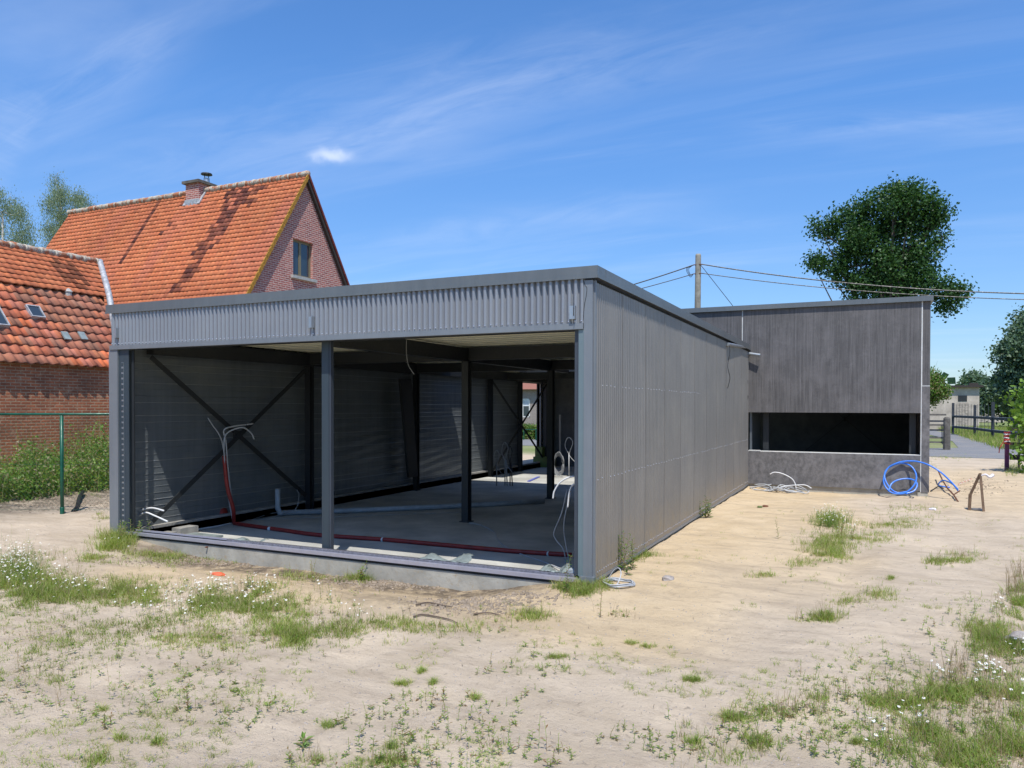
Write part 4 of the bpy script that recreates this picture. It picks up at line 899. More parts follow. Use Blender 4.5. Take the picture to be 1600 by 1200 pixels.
# ------------------------------------------------------------------ neighbour house seen through the rear opening
NY = 36.0; n0, n1 = hy(740, 640, NY)[0], hy(905, 640, NY)[0]; ze2 = hy(820, 606, NY)[2]
nb = empty('neighbour_house', ((n0+n1)/2, NY, 0), 'grey brick house with red roof glimpsed through the opening at the back of the hall', 'house')
wa, wb = hy(805, 640, NY)[0], hy(828, 640, NY)[0]; wz_0, wz_1 = hy(820, 652, NY)[2], hy(820, 623, NY)[2]
MB().box(n0, wa, NY, NY+7, -.2, ze2).box(wb, n1, NY, NY+7, -.2, ze2).box(wa, wb, NY, NY+7, -.2, wz_0).box(wa, wb, NY, NY+7, wz_1, ze2).build('wall', 'neighbour_brick', nb)
V = [(n0-.3, NY-.4, ze2-.1), (n1+.3, NY-.4, ze2-.1), (n1+.3, NY+3.5, ze2+2.6), (n0-.3, NY+3.5, ze2+2.6), (n0-.3, NY+7.4, ze2-.1), (n1+.3, NY+7.4, ze2-.1)]
link_mesh('roof', V, [(0, 1, 2, 3), (3, 2, 5, 4), (1, 5, 2), (0, 3, 4)], 'roof_tile', nb, tone=np.array([hexc(140, 95, 82)]*4))
m_ = MB(); mt = .07; m_.box(wa, wa+mt, NY-.0, NY+.1, wz_0, wz_1).box(wb-mt, wb, NY, NY+.1, wz_0, wz_1).box(wa, wb, NY+.0, NY+.1, wz_0-.01, wz_0+mt).box(wa, wb, NY, NY+.1, wz_1-mt, wz_1).box((wa+wb)/2-.04, (wa+wb)/2+.04, NY+.002, NY+.1, wz_0+mt, wz_1-mt)
wo = m_.build('window', 'white_frame', nb); MB().box(wa+mt, wb-mt, NY+.06, NY+.07, wz_0+mt, wz_1-mt).build('pane', 'window_glass', wo); MB().box(wa+mt, wb-mt, NY+.03, NY+.055, lerp(wz_0, wz_1, .6), wz_1-mt).build('blind', 'blind', wo)
hyy = 30.; h0, h1 = hy(770, 680, hyy)[0], hy(880, 680, hyy)[0]; zt_ = hy(820, 664, hyy)[2]
P = np.stack([RS.uniform(h0, h1, 16000), RS.uniform(hyy-.5, hyy+.5, 16000), RS.uniform(-.1, 1, 16000)*zt_+RS.randn(16000)*.05], 1)
V, F = quads_leaf(P, RS.uniform(.06, .12, len(P)), aspect=.7); o = link_mesh('garden_hedge', V, F, 'nettle_leaf', uv=False); tag(o, 'clipped green hedge seen through the rear opening of the hall', 'hedge')
t = empty('garden_fence', ((h0+h1)/2, 28.8, 0), 'thin green garden fence seen through the rear opening of the hall', 'fence'); z_ = hy(820, 671, 28.8)[2]
MB().tube([(h0, 28.8, z_), (h1, 28.8, z_)], .025, 6).build('rail', 'green_paint', t)
for k in range(6): x = lerp(h0, h1, (k+.5)/6); MB().tube([(x, 28.8, -.1), (x, 28.8, z_)], .025, 6).build('post', 'green_paint', t)

# ------------------------------------------------------------------ hoses, ducts and cables
def onfloor(px, py, z=FZ): return hz(px, py, z)
def gnd(px, py):
    """the spot of the ground seen at a pixel of the survey camera"""
    p = hz(px, py, -.05)
    for _ in range(6): p = hz(px, py, float(gz(p[0], p[1])))
    return p
def hose(name, pts, r, mat, label, cat, seg=8, n=8, group=None, extra=None):
    mb = MB().tube(spline(pts, seg), r, n); mats = [mat]
    if extra: extra(mb); mats = [mat, 'pale_conduit']
    o = mb.build(name, mats, None, True); tag(o, label, cat, group); return o
wx = WL+.33
# red corrugated duct: up the crossing of the brace, down, then along the floor to the right post
rp = [hx(350, 712, wx), hx(353, 760, wx)+[.03, 0, 0], hx(360, 795, wx)+[.06, 0, 0], onfloor(366, 816, FZ+.04), onfloor(375, 819, FZ+.03), onfloor(440, 828, FZ+.03), onfloor(500, 836, FZ+.03), onfloor(600, 843, FZ+.03), onfloor(700, 852, FZ+.03), onfloor(800, 861, FZ+.03), onfloor(860, 865, FZ+.03), onfloor(893, 867, FZ+.03)]
hose('red_duct', rp, .030, 'red_duct', 'long dark red duct lying across the floor of the hall and rising on the left', 'duct', 10, 10,
     extra=lambda mb: [mb.tube([onfloor(x, y, FZ+.03), onfloor(x+1.5, y+.2, FZ+.03)], .032, 10, 1) for x, y in ((597, 843), (856, 865), (420, 826))])
rp = [hx(347, 700, wx), hx(344, 740, wx), hx(340, 790, wx)+[.05, 0, 0], onfloor(345, 812, FZ+.1), onfloor(352, 815, FZ+.06)]
t = onfloor(343, 818); o = MB().lathe((t[0], t[1], FZ), [(.13, 0), (.15, .10), (.12, .22), (.06, .30), (.03, .34)], 12).build('red_bag', 'red_duct', None, True); tag(o, 'slumped dark red sack against the left wall at the foot of the duct', 'sack')
cn = 'pale conduits bunched at the brace crossing'
hose('conduit', [onfloor(367, 815, FZ+.05), hx(362, 780, wx), hx(356, 730, wx), hx(353, 690, wx), hx(350, 672, wx)+[0, 0, 0], hx(362, 666, wx)+[.05, 0, 0], hx(388, 662, wx)+[.1, 0, 0]], .012, 'grey_conduit', 'pale conduit rising at the left brace and arching right at the top', 'conduit', group=cn)
hose('conduit', [onfloor(364, 815, FZ+.05), hx(358, 780, wx+.02), hx(352, 730, wx+.02), hx(350, 692, wx+.02), hx(356, 676, wx+.03), hx(378, 668, wx+.1), hx(392, 676, wx+.1), hx(397, 686, wx+.1)], .012, 'grey_conduit', 'pale conduit rising at the left brace and drooping right at its end', 'conduit', group=cn)
hose('conduit', [hx(352, 740, wx+.02), hx(349, 700, wx+.02), hx(343, 680, wx+.02), hx(332, 664, wx), hx(325, 653, wx)], .010, 'dim_conduit', 'dull grey conduit leaning left along the brace bar above the crossing', 'conduit', group=cn)
cl_ = 'white conduit stubs at the left front corner'
j0 = hy(213, 810, .35)
hose('conduit', [j0, hy(216, 800, .35), hy(228, 795, .35), hy(240, 794, .35), hy(256, 798, .35)], .012, 'pale_conduit', 'upper white conduit stub bending right inside the left front corner', 'conduit', group=cl_)
hose('conduit', [j0, hy(217, 806, .33), hy(228, 801, .33), hy(242, 806, .33), hy(262, 815, .33)], .012, 'pale_conduit', 'lower white conduit stub drooping right inside the left front corner', 'conduit', group=cl_)
# grey drain pipe: short riser, elbow, long run
rp = [onfloor(434, 775, FZ+.50)]; b0_ = onfloor(434, 803, FZ+.05)
rp = [b0_+[0, 0, .42], b0_+[0, 0, .30], b0_+[0, 0, .10], b0_+[.04, .0, .02], onfloor(446, 801, FZ+.05), onfloor(560, 797, FZ+.05), onfloor(700, 791, FZ+.05), onfloor(780, 787, FZ+.05), onfloor(850, 783, FZ+.05)]
o = MB().tube(rp, .045, 12).build('drain_pipe', 'pvc_grey', None, True); tag(o, 'grey plastic drain pipe lying on the hall floor with an upright end at the left', 'pipe')
hose('thin_cable', [onfloor(293, 832, FZ+.008), onfloor(310, 827, FZ+.008), onfloor(340, 822, FZ+.008), onfloor(366, 816, FZ+.008)], .010, 'pale_conduit', 'white conduit on the floor running from the front sill to the red duct', 'conduit')
hose('thin_cable', [onfloor(372, 814, FZ+.008), onfloor(420, 811, FZ+.008), onfloor(520, 808, FZ+.008), onfloor(650, 803, FZ+.008), onfloor(725, 801, FZ+.008)], .005, 'dim_conduit', 'thin grey cable lying straight across the floor in front of the drain pipe', 'cable')
hose('thin_cable', [onfloor(392, 813, FZ+.008), onfloor(405, 808, FZ+.03), onfloor(425, 802, FZ+.05), onfloor(460, 797, FZ+.12), hx(467, 775, WL+.5), hx(464, 765, WL+.4)], .006, 'dim_conduit', 'grey cable curling up beside the upright end of the drain pipe', 'cable')
hose('thin_cable', [onfloor(733, 817, FZ+.01), onfloor(750, 820, FZ+.01), onfloor(772, 831, FZ+.01), onfloor(778, 843, FZ+.01), onfloor(790, 854, FZ+.01), onfloor(815, 866, FZ+.01), onfloor(850, 878, FZ+.01), onfloor(884, 892, FZ+.05)], .008, 'grey_conduit', 'grey cable snaking from the first inner column under the red duct to the sill', 'cable')
for i, (pts, lab) in enumerate((([(886, 765), (878, 800), (866, 830), (868, 842), (880, 858), (884, 880), (880, 890)], 'blue-grey cable bulging left beside the right front post'), ([(892, 770), (884, 800), (881, 825), (884, 850), (888, 870), (889, 890)], 'blue-grey cable hanging close along the right front post'))):
    hose('thin_cable', [hy(x, y, 1.35) for x, y in pts], .008, 'dim_conduit', lab, 'cable', group='cables at the right post')
for i, (pts, lab) in enumerate((([(897, 744), (886, 747), (874, 755), (866, 768), (864, 779)], 'white conduit arching left from the right front post'), ([(897, 756), (892, 762), (889, 774), (887, 793)], 'short white conduit dropping steeply beside the right front post'))):
    hose('conduit', [hy(x, y, .4) for x, y in pts], .009, 'pale_conduit', lab, 'conduit', group='conduits at the right post')
hose('ceiling_wire', [hz(635, 531, 2.6), hy(635, 550, hz(635, 531, 2.6)[1]), hy(638, 570, hz(635, 531, 2.6)[1]), hy(647, 585, hz(635, 531, 2.6)[1])], .004, 'dim_conduit', 'thin wire hanging in a curve from the ceiling beam', 'wire')
# upright cable loops on stub conduits further back
lg = 'looped cable stubs standing on the rear floor'
def loop_stub(px, base, top, wpx, lab, mat='grey_conduit', legs=1, z=FZ):
    b = onfloor(px, base); Yp = b[1]; q = lambda x, y: hy(x, y, Yp)
    h = base-top; m_ = MB(); n = top+h*.30
    for k in range(legs): m_.tube([b+[k*.06, 0, 0], q(px+k*1.5, n+h*.1)], .014, 6)
    m_.tube(spline([q(px, n+h*.12), q(px-wpx, n-h*.08), q(px-wpx*.6, top+2), q(px+wpx*.2, top), q(px+wpx, top+h*.12), q(px+wpx*.4, n), q(px, n+h*.14)], 5), .010, 6)
    m_.tube(spline([q(px, n+h*.14), q(px+wpx*.9, n+h*.25), q(px+wpx*2.2, n+h*.38)], 5), .008, 5)
    o = m_.build('cable_loop', mat, None, True); tag(o, lab, 'cable', lg)
loop_stub(776, 759, 704, 4, 'dim looped cable, leftmost of the group on the rear floor', 'dim_conduit')
loop_stub(789, 759, 692, 5, 'pale looped cable, second from the left on the rear floor', 'grey_conduit', 2)
loop_stub(797, 759, 698, 3, 'dark looped cable, just right of the pale one on the rear floor', 'cable_black', 2)
loop_stub(889, 745, 684, 6, 'tall pale looped cable near the right front post', 'grey_conduit')
b = onfloor(873, 746); m_ = MB()
for k in range(5): m_.tube([hy(873+8*math.cos(th)*(1-.05*k)+random.uniform(-1, 1), 725+19*math.sin(th)*(1-.08*k), b[1]+.02*k) for th in np.linspace(0, 6.3, 18)], .009, 5)
o = m_.build('cable_coil', 'dim_conduit', None, True); tag(o, 'grey cable coil standing in the dark at the back of the hall', 'cable')
p = onfloor(866, 735); 
o = MB().tube([hy(875, 648, p[1]), hy(875, 712, p[1])], .03, 8).build('vertical_conduit', 'dim_conduit'); tag(o, 'upright grey conduit in the dark behind the looped cables', 'conduit')
q0, q1 = onfloor(826, 752, FZ+.012), onfloor(842, 745, FZ+.012); 
o = MB().beam(q0, q1, .07, .02).build('blue_strip', 'blue_strip'); tag(o, 'blue strip lying on the sunlit rear floor', 'strip')
b = onfloor(848, 730); o = MB().box(b[0]-.3, b[0]+.3, b[1]-.05, b[1]+.35, FZ, FZ+.32).box(b[0]-.26, b[0]-.02, b[1], b[1]+.3, FZ+.32, FZ+.62).build('green_crate', 'green_tank'); tag(o, 'dull green crate in the dark by the rear opening', 'crate')
# dark sheet leaning against the left wall
MB_ = MB().prism([hx(x, y, WL+.36) for x, y in ((622, 592), (640, 592), (650, 744), (636, 746))], (.05, 0, 0)); o = MB_.build('leaning_board', 'black_paint'); tag(o, 'tall dark board leaning against the second inner post of the left wall', 'board')
# torn plastic on the sill
for i, (c, w, lab) in enumerate(((700, .62, 'crumpled grey-green plastic sheet on the front sill in the middle of the right bay'), (868, .28, 'small curled plastic piece on the sill beside the right post'), (392, .42, 'flat grey plastic piece on the left bay floor edge'))):
    cx = hy(c, 878 if i == 0 else 888 if i == 1 else 845, .14)[0]; nx2, ny2 = 18, 8; V = []
    for a in range(nx2):
        for b in range(ny2):
            u, v = a/(nx2-1), b/(ny2-1); V.append((cx+(u-.5)*w*(1-.25*v)+.03*RS.randn()*.3, .04+v*.24, .045+.05*math.sin(u*5.5+v*3)*(v)*1.0+.012*RS.rand()-.05*v*(i == 2)))
    F = [(a*ny2+b, (a+1)*ny2+b, (a+1)*ny2+b+1, a*ny2+b+1) for a in range(nx2-1) for b in range(ny2-1)]
    o = link_mesh('plastic_sheet', V, F, 'plastic_sheet', smooth=True); md = o.modifiers.new('s', 'SOLIDIFY'); md.thickness = .003; tag(o, lab, 'plastic sheet', 'plastic sheeting on the sill')
b = onfloor(885, 892, .0); o = MB().box(-.30, -.21, .09, .19, -.05, .075).build('socket_box', 'pvc_grey'); tag(o, 'small grey junction box at the foot of the right front post', 'box')
# loose concrete blocks / laths in the left front corner
for i, (y0, y1, x0, x1, z) in enumerate(((.35, .70, WL+.22, WL+.42, FZ+.07), (.78, 1.1, WL+.22, WL+.40, FZ+.10), (.30, .95, WL+.50, WL+1.05, FZ+.03))):
    o = MB().box(x0, x1, y0, y1, FZ, z).build('paving_block' if i < 2 else 'board_offcut', 'block_concrete' if i < 2 else 'plastic_sheet'); tag(o, ('grey block lying nearest the front sill in the left corner', 'grey block lying further back along the left wall', 'flat greyish board lying in the sun inside the left front corner')[i], 'block' if i < 2 else 'board')
# pin and its shadow on the plinth
p = hy(322, 855, -.03); o = MB().tube([(p[0], -.006, p[2]), (p[0], -.035, p[2])], .009, 8).lathe((p[0], -.035, p[2]), [(.004, -.006), (.014, 0), (.004, .006)], 8).build('rusty_bolt', 'rust'); tag(o, 'rusty bolt sticking out of the concrete plinth below the sill', 'bolt')
# ---- outside
def coil(name, c, r, turns, tr, mat, lab, cat, tail=None, rise=.012, flat=1., n=14, tilt=None, jit=.03, group=None):
    pts = []
    for k in range(int(turns*n)+1):
        th = 2*math.pi*k/n; rr = r*(1+RS.uniform(-jit, jit)*2-.08*math.sin(k*.37)); v = Vector((rr*math.cos(th), rr*math.sin(th)*flat, abs(rise*math.sin(k*.9))+tr+rise*.4*(k/n)))
        if tilt: v = Matrix.Rotation(tilt[1], 3, tilt[0]) @ v
        pts.append(np.array(c)+np.array(v))
    mb = MB().tube(spline(pts, 3), tr, 6)
    if tail: mb.tube(spline(tail, 6), tr, 6)
    o = mb.build(name, mat, None, True); tag(o, lab, cat, group); return o
c = gnd(966, 914); coil('cable_coil', c, .145, 5, .0055, 'grey_conduit', 'flat coil of grey cable on the sand by the front corner of the hall', 'cable', [c+[-.13, .05, .02], c+[-.06, .05, .13], c+[.0, .02, .16], c+[.04, -.04, .12], c+[.03, -.12, .04], c+[.0, -.15, .01]])
gc = 'tangle of grey conduits against the dark concrete wall'
for i in range(8):
    c = hy(1188+i*8, 764, DL-.28)+[RS.uniform(-.05, .05), 0, 0]; c[2] = float(gz(c[0], c[1])); r = RS.uniform(.13, .22); pts = []
    for k in range(12): th = 2*math.pi*k/9+i; pts.append(c+np.array([r*1.3*math.cos(th), min(.12, r*.9*math.sin(th)), max(.012, .05+.10*math.sin(th*.9+i)*RS.rand())]))
    o = MB().tube(spline(pts, 4), .010, 6).build('conduit', 'grey_conduit', None, True); tag(o, 'grey conduit tangled with others on the sand below the concrete wall', 'conduit', gc)
b = [hy(x, y, DL-.2) for x, y in ((1244, 764), (1242, 755), (1236, 747), (1222, 740), (1210, 738), (1203, 741))]
hose('conduit', b, .011, 'pale_conduit', 'pale grey conduit arching highest out of the tangle by the wall', 'conduit', group='single conduits by the wall')
b = [hy(x, y, DL-.25) for x, y in ((1215, 765), (1224, 760), (1243, 758), (1258, 758), (1268, 763))]
hose('conduit', b, .010, 'pale_conduit', 'pale grey conduit trailing low to the right of the tangle', 'conduit', group='single conduits by the wall')
# blue pipe: big leaning loops plus an arch to the ground on the right
HYb = DL-.24; q = lambda x, y, d=0: hy(x, y, HYb+d*.7)
bl = [q(1418, 768, -.1), q(1403, 770, -.12), q(1392, 764, -.1), q(1384, 752), q(1382, 742, .1), q(1386, 733, .2), q(1398, 726, .25), q(1412, 724, .28), q(1424, 729, .2), q(1431, 740, .1), q(1431, 752, 0), q(1424, 763, -.1), q(1412, 771, -.15), q(1397, 771, -.15), q(1388, 766, -.1), q(1381, 755, 0), q(1382, 742, .1), q(1388, 731, .2), q(1398, 725, .2), q(1412, 721, .22), q(1432, 721, .2), q(1452, 727, .1), q(1470, 738, 0), q(1484, 751, -.05), q(1497, 765, -.1)]
hose('blue_pipe', bl, .016, 'blue_pipe', 'coiled bright blue water pipe leaning on the concrete wall and arching to the right', 'pipe', 6, 10)
bl = [q(1388, 768, -.16), q(1393, 756, -.02), q(1403, 750, .1), q(1418, 748, .16), q(1429, 751, .1), q(1433, 758, 0), q(1428, 767, -.12), q(1415, 771.5, -.2)]
hose('blue_pipe', bl, .016, 'blue_pipe', 'smaller inner loop of blue pipe low against the concrete wall', 'pipe', 6, 10)
g2 = lambda x, y, h=0.: gnd(x, y)+[0, 0, h]
hose('blue_pipe', [g2(1484, 763, .02), g2(1470, 763, .05), g2(1466, 765, .12), g2(1474, 765, .20), g2(1488, 768, .16), g2(1497, 770, .04)], .015, 'blue_pipe', 'short blue pipe loop on the dirt beyond the annex corner', 'pipe', 6, 8)
hose('black_hose', [g2(1454, 768, .01), g2(1459, 768, .05), g2(1466, 767, .09), g2(1474, 766, .04)], .013, 'cable_black', 'short black hose end bending up from the dirt at the annex corner', 'hose', 6, 8)
pts = [g2(1466, 750, .22), g2(1472, 762, .18), g2(1480, 770, .10), g2(1490, 777, .05), g2(1497, 784, .0)]
o = MB().tube(pts, .016, 6).tube([pts[3], pts[3]+[.12, .1, .08]], .012, 5).build('rusty_rod', 'rust'); tag(o, 'rusty brown rod slanting into the dirt right of the annex', 'rod')
# barrier tape
a, b = g2(1497, 760, .05), g2(1518, 756, .12); m_ = MB()
for k in range(9): m_.beam(lerp(a, b, k/9), lerp(a, b, (k+1)/9), .04, .003, (.2, .3, 1), k % 2)
o = m_.build('barrier_tape', ['tape_red', 'tape_white']); tag(o, 'strip of red and white tape lying on the dirt between blue pipe and wooden trestle', 'tape')
# wooden trestle: two sticks joined at the top
A_ = gnd(1514, 797); B_ = gnd(1538, 799); T_ = hy(1531, 741, (A_[1]+B_[1])/2); M_ = hy(1516, 772, A_[1])
ts = empty('wooden_trestle', tuple((A_+B_)/2), 'two rough wooden stakes joined at the top like an A on the dirt drive', 'stakes')
MB().beam(A_-[0, 0, .1], M_, .055, .045, (1, 0, 0)).beam(M_-[.01, .01, .04], T_, .045, .035, (1, 0, 0)).build('stake', 'batten_wood', ts)
MB().beam(B_-[0, 0, .1], T_+[.005, .0, .02], .045, .035, (1, 0, 0)).build('stake', 'batten_wood', ts)
m_ = MB(); m_.tube(spline([T_+[.02, -.02, -.02], T_+[.08, -.03, .0], T_+[.14, -.02, -.04], T_+[.2, 0, .0]], 5), .012, 6, 0, r2=.03); m_.build('ribbon', 'tape_white', ts)
o = MB().beam(gnd(1519, 797)+[0, 0, .02], gnd(1533, 798)+[0, 0, .02], .05, .03).build('metal_scrap', 'dim_conduit'); tag(o, 'small dark metal piece on the ground between the two stakes', 'scrap')
# litter
def blob(name, c, r, mat, lab, cat, sq=(1, 1, .5), n=26, group=None):
    import bmesh
    bm = bmesh.new(); bmesh.ops.create_icosphere(bm, subdivisions=2, radius=1)
    for v in bm.verts:
        k = 1+.45*mn.noise(v.co*1.9+Vector((c[0]*7, c[1]*5, 0))); v.co = Vector((v.co.x*sq[0], v.co.y*sq[1], v.co.z*sq[2]))*k*r
    me = bpy.data.meshes.new(name); bm.to_mesh(me); bm.free(); me.materials.append(MATS[mat]); o = bpy.data.objects.new(name, me); col.objects.link(o); o.location = tuple(c); tag(o, lab, cat, group); return o
blob('orange_scrap', gnd(342, 899)+[0, 0, .01], .07, 'orange_plastic', 'crumpled orange plastic scrap on the sand before the left bay', 'scrap', (1.4, .6, .35))
blob('white_scrap', gnd(1457, 797)+[0, 0, .015], .045, 'white_scrap', 'small white scrap on the dirt in front of the blue pipes', 'scrap', (1.2, .7, .6))
blob('stone', gnd(1043, 906)+[0, 0, .01], .06, 'stone_mat', 'single grey-brown stone on the yellow sand beside the hall', 'stone', (1.1, .8, .6))
blob('stone', gnd(1594, 1004)+[0, 0, .02], .09, 'stone_mat', 'larger pale stone in the grass at the right edge of the view', 'stone', (1, .9, .7))
blob('brick_fragment', gnd(1196, 792)+[0, 0, .01], .045, 'rust', 'small reddish brick fragment on the sand near the inner corner', 'brick', (1.2, .8, .5))
blob('green_scrap', gnd(1187, 793)+[0, 0, .01], .04, 'green_tank', 'small dark green scrap beside the brick fragment on the sand', 'scrap', (1.2, .8, .5))
for i, pts in enumerate((((650, 948), (668, 944), (690, 948), (706, 951)), ((646, 966), (662, 963), (700, 970), (714, 976)), ((740, 962), (762, 960), (782, 964)))):
    o = MB().tube(spline([gnd(x, y)+[0, 0, .015] for x, y in pts], 5), .008, 6, r2=.004).build('twig', 'twig_mat'); tag(o, ('thin curved twig, uppermost of three on the soil before the right bay', 'thicker dark twig in the soil, lowest and leftmost of three', 'short dark twig in the soil, rightmost of three')[i], 'twig')

# ------------------------------------------------------------------ ground cover
def ground_pts(px, py):
    """vectorised ray march to the terrain"""
    px = np.asarray(px, float); py = np.asarray(py, float)
    D = _f[None]+_r[None]*((px-800)/FPX)[:, None]-_u[None]*((py-CY)/FPX)[:, None]; z = np.full(len(px), -.06)
    for _ in range(5): s_ = (z-CAM[2])/D[:, 2]; P = CAM[None]+D*s_[:, None]; z = gz(P[:, 0], P[:, 1])
    P[:, 2] = z; ok = (D[:, 2] < -.02) & ~((P[:, 0] > WL) & (P[:, 0] < 0) & (P[:, 1] > 0)); return P, ok
def blades(P, nb, h, w, lean, spread):
    """tufts: nb curved blades at each P; 2 quads + tip each"""
    n = len(P); k = n*nb; B = np.repeat(P, nb, 0).copy(); hh = np.repeat(h, nb)*RS.uniform(.45, 1.15, k); ww = np.broadcast_to(w, (k,)) if np.ndim(w) == 0 else np.repeat(w, nb)
    an = RS.uniform(0, 2*math.pi, k); B[:, 0] += RS.randn(k)*spread; B[:, 1] += RS.randn(k)*spread; B[:, 2] = gz(B[:, 0], B[:, 1])-.004
    ln = lean*RS.uniform(.3, 1.4, k); dx, dy = np.cos(an)*ln, np.sin(an)*ln; sx, sy = -np.sin(an+RS.randn(k)*.6), np.cos(an+RS.randn(k)*.6)
    rows = []
    for t, wt in ((0, 1), (.5, .8), (1, .08)):
        c = B+np.stack([dx*hh*t**1.7, dy*hh*t**1.7, hh*t*(1-.25*ln*t)], 1); o_ = np.stack([sx, sy, np.zeros(k)], 1)*(ww*wt*.5)[:, None]; rows += [c-o_, c+o_]
    V = np.stack(rows, 1).reshape(-1, 3); b = np.arange(k)[:, None]*6; F = np.concatenate([b+[0, 1, 3, 2], b+[2, 3, 5, 4]], 1).reshape(-1, 4); return V, F
def weedlets(P, h, lw):
    """little upright weeds: stem with pairs of broad leaves"""
    Vs = []; Fs = []; base = 0
    for p, hh, l in zip(P, h, lw):
        a0 = RS.uniform(0, 6.28); nl = RS.randint(5, 10); tl = RS.randn(2)*.15
        st = [p+np.array([tl[0]*hh*t*t, tl[1]*hh*t*t, hh*t-.004]) for t in (0, .5, 1)]
        for k in (0, 1):
            a, b = st[k], st[k+1]; Vs += [a+[-.0015, 0, 0], a+[.0015, 0, 0], b+[.001, .001, 0], b+[-.001, .001, 0]]; Fs.append((base, base+1, base+2, base+3)); base += 4
        for q in range(nl):
            t = (q+.6)/nl; c = p+np.array([tl[0]*hh*t*t, tl[1]*hh*t*t, hh*t]); an = a0+q*2.4; d = np.array([math.cos(an), math.sin(an), RS.uniform(.1, .8)]); sd = np.array([-math.sin(an), math.cos(an), 0]); L_ = l*(1.1-.5*t)*RS.uniform(.7, 1.2)
            Vs += [c, c+d*L_*.5+sd*L_*.2, c+d*L_+[0, 0, -L_*.2], c+d*L_*.5-sd*L_*.2]; Fs.append((base, base+1, base+2, base+3)); base += 4
    return np.array(Vs), np.array(Fs)
def daisies(P, h, s_):
    Vs = []; Fs = []; M_ = []; base = 0
    for p, hh in zip(P, h):
        t = np.array([RS.randn()*.12*hh, RS.randn()*.12*hh, hh]); c = p+t; Vs += [p+[-.0015, 0, 0], p+[.0015, 0, 0], c+[.001, 0, 0], c+[-.001, 0, 0]]; Fs.append([base, base+1, base+2, base+3]); M_.append(0); base += 4
        n = np.array([RS.randn()*.35, -.25+RS.randn()*.35, 1]); n /= np.linalg.norm(n); a = np.cross(n, [0, 1, .1]); a /= np.linalg.norm(a); b = np.cross(n, a); r = s_*RS.uniform(.75, 1.2)
        for k in range(6):
            th = k*math.pi/3+RS.rand()*.2; d = a*math.cos(th)+b*math.sin(th); e = -a*math.sin(th)+b*math.cos(th)
            Vs += [c, c+d*r*.6+e*r*.26-n*.001, c+d*r-n*r*.15, c+d*r*.6-e*r*.26-n*.001]; Fs.append([base, base+1, base+2, base+3]); M_.append(1); base += 4
        for k in range(2):
            th = k*math.pi/4; d = a*math.cos(th)+b*math.sin(th); e = -a*math.sin(th)+b*math.cos(th); u = c+n*r*.16; Vs += [u+d*r*.3, u+e*r*.3, u-d*r*.3, u-e*r*.3]; Fs.append([base, base+1, base+2, base+3]); M_.append(2); base += 4
    return np.array(Vs), np.array(Fs), M_
def scatter(cx, cy, rx, ry, n):
    P, ok = ground_pts(cx+RS.randn(n)*rx*.5, cy+RS.randn(n)*ry*.5); return P[ok]
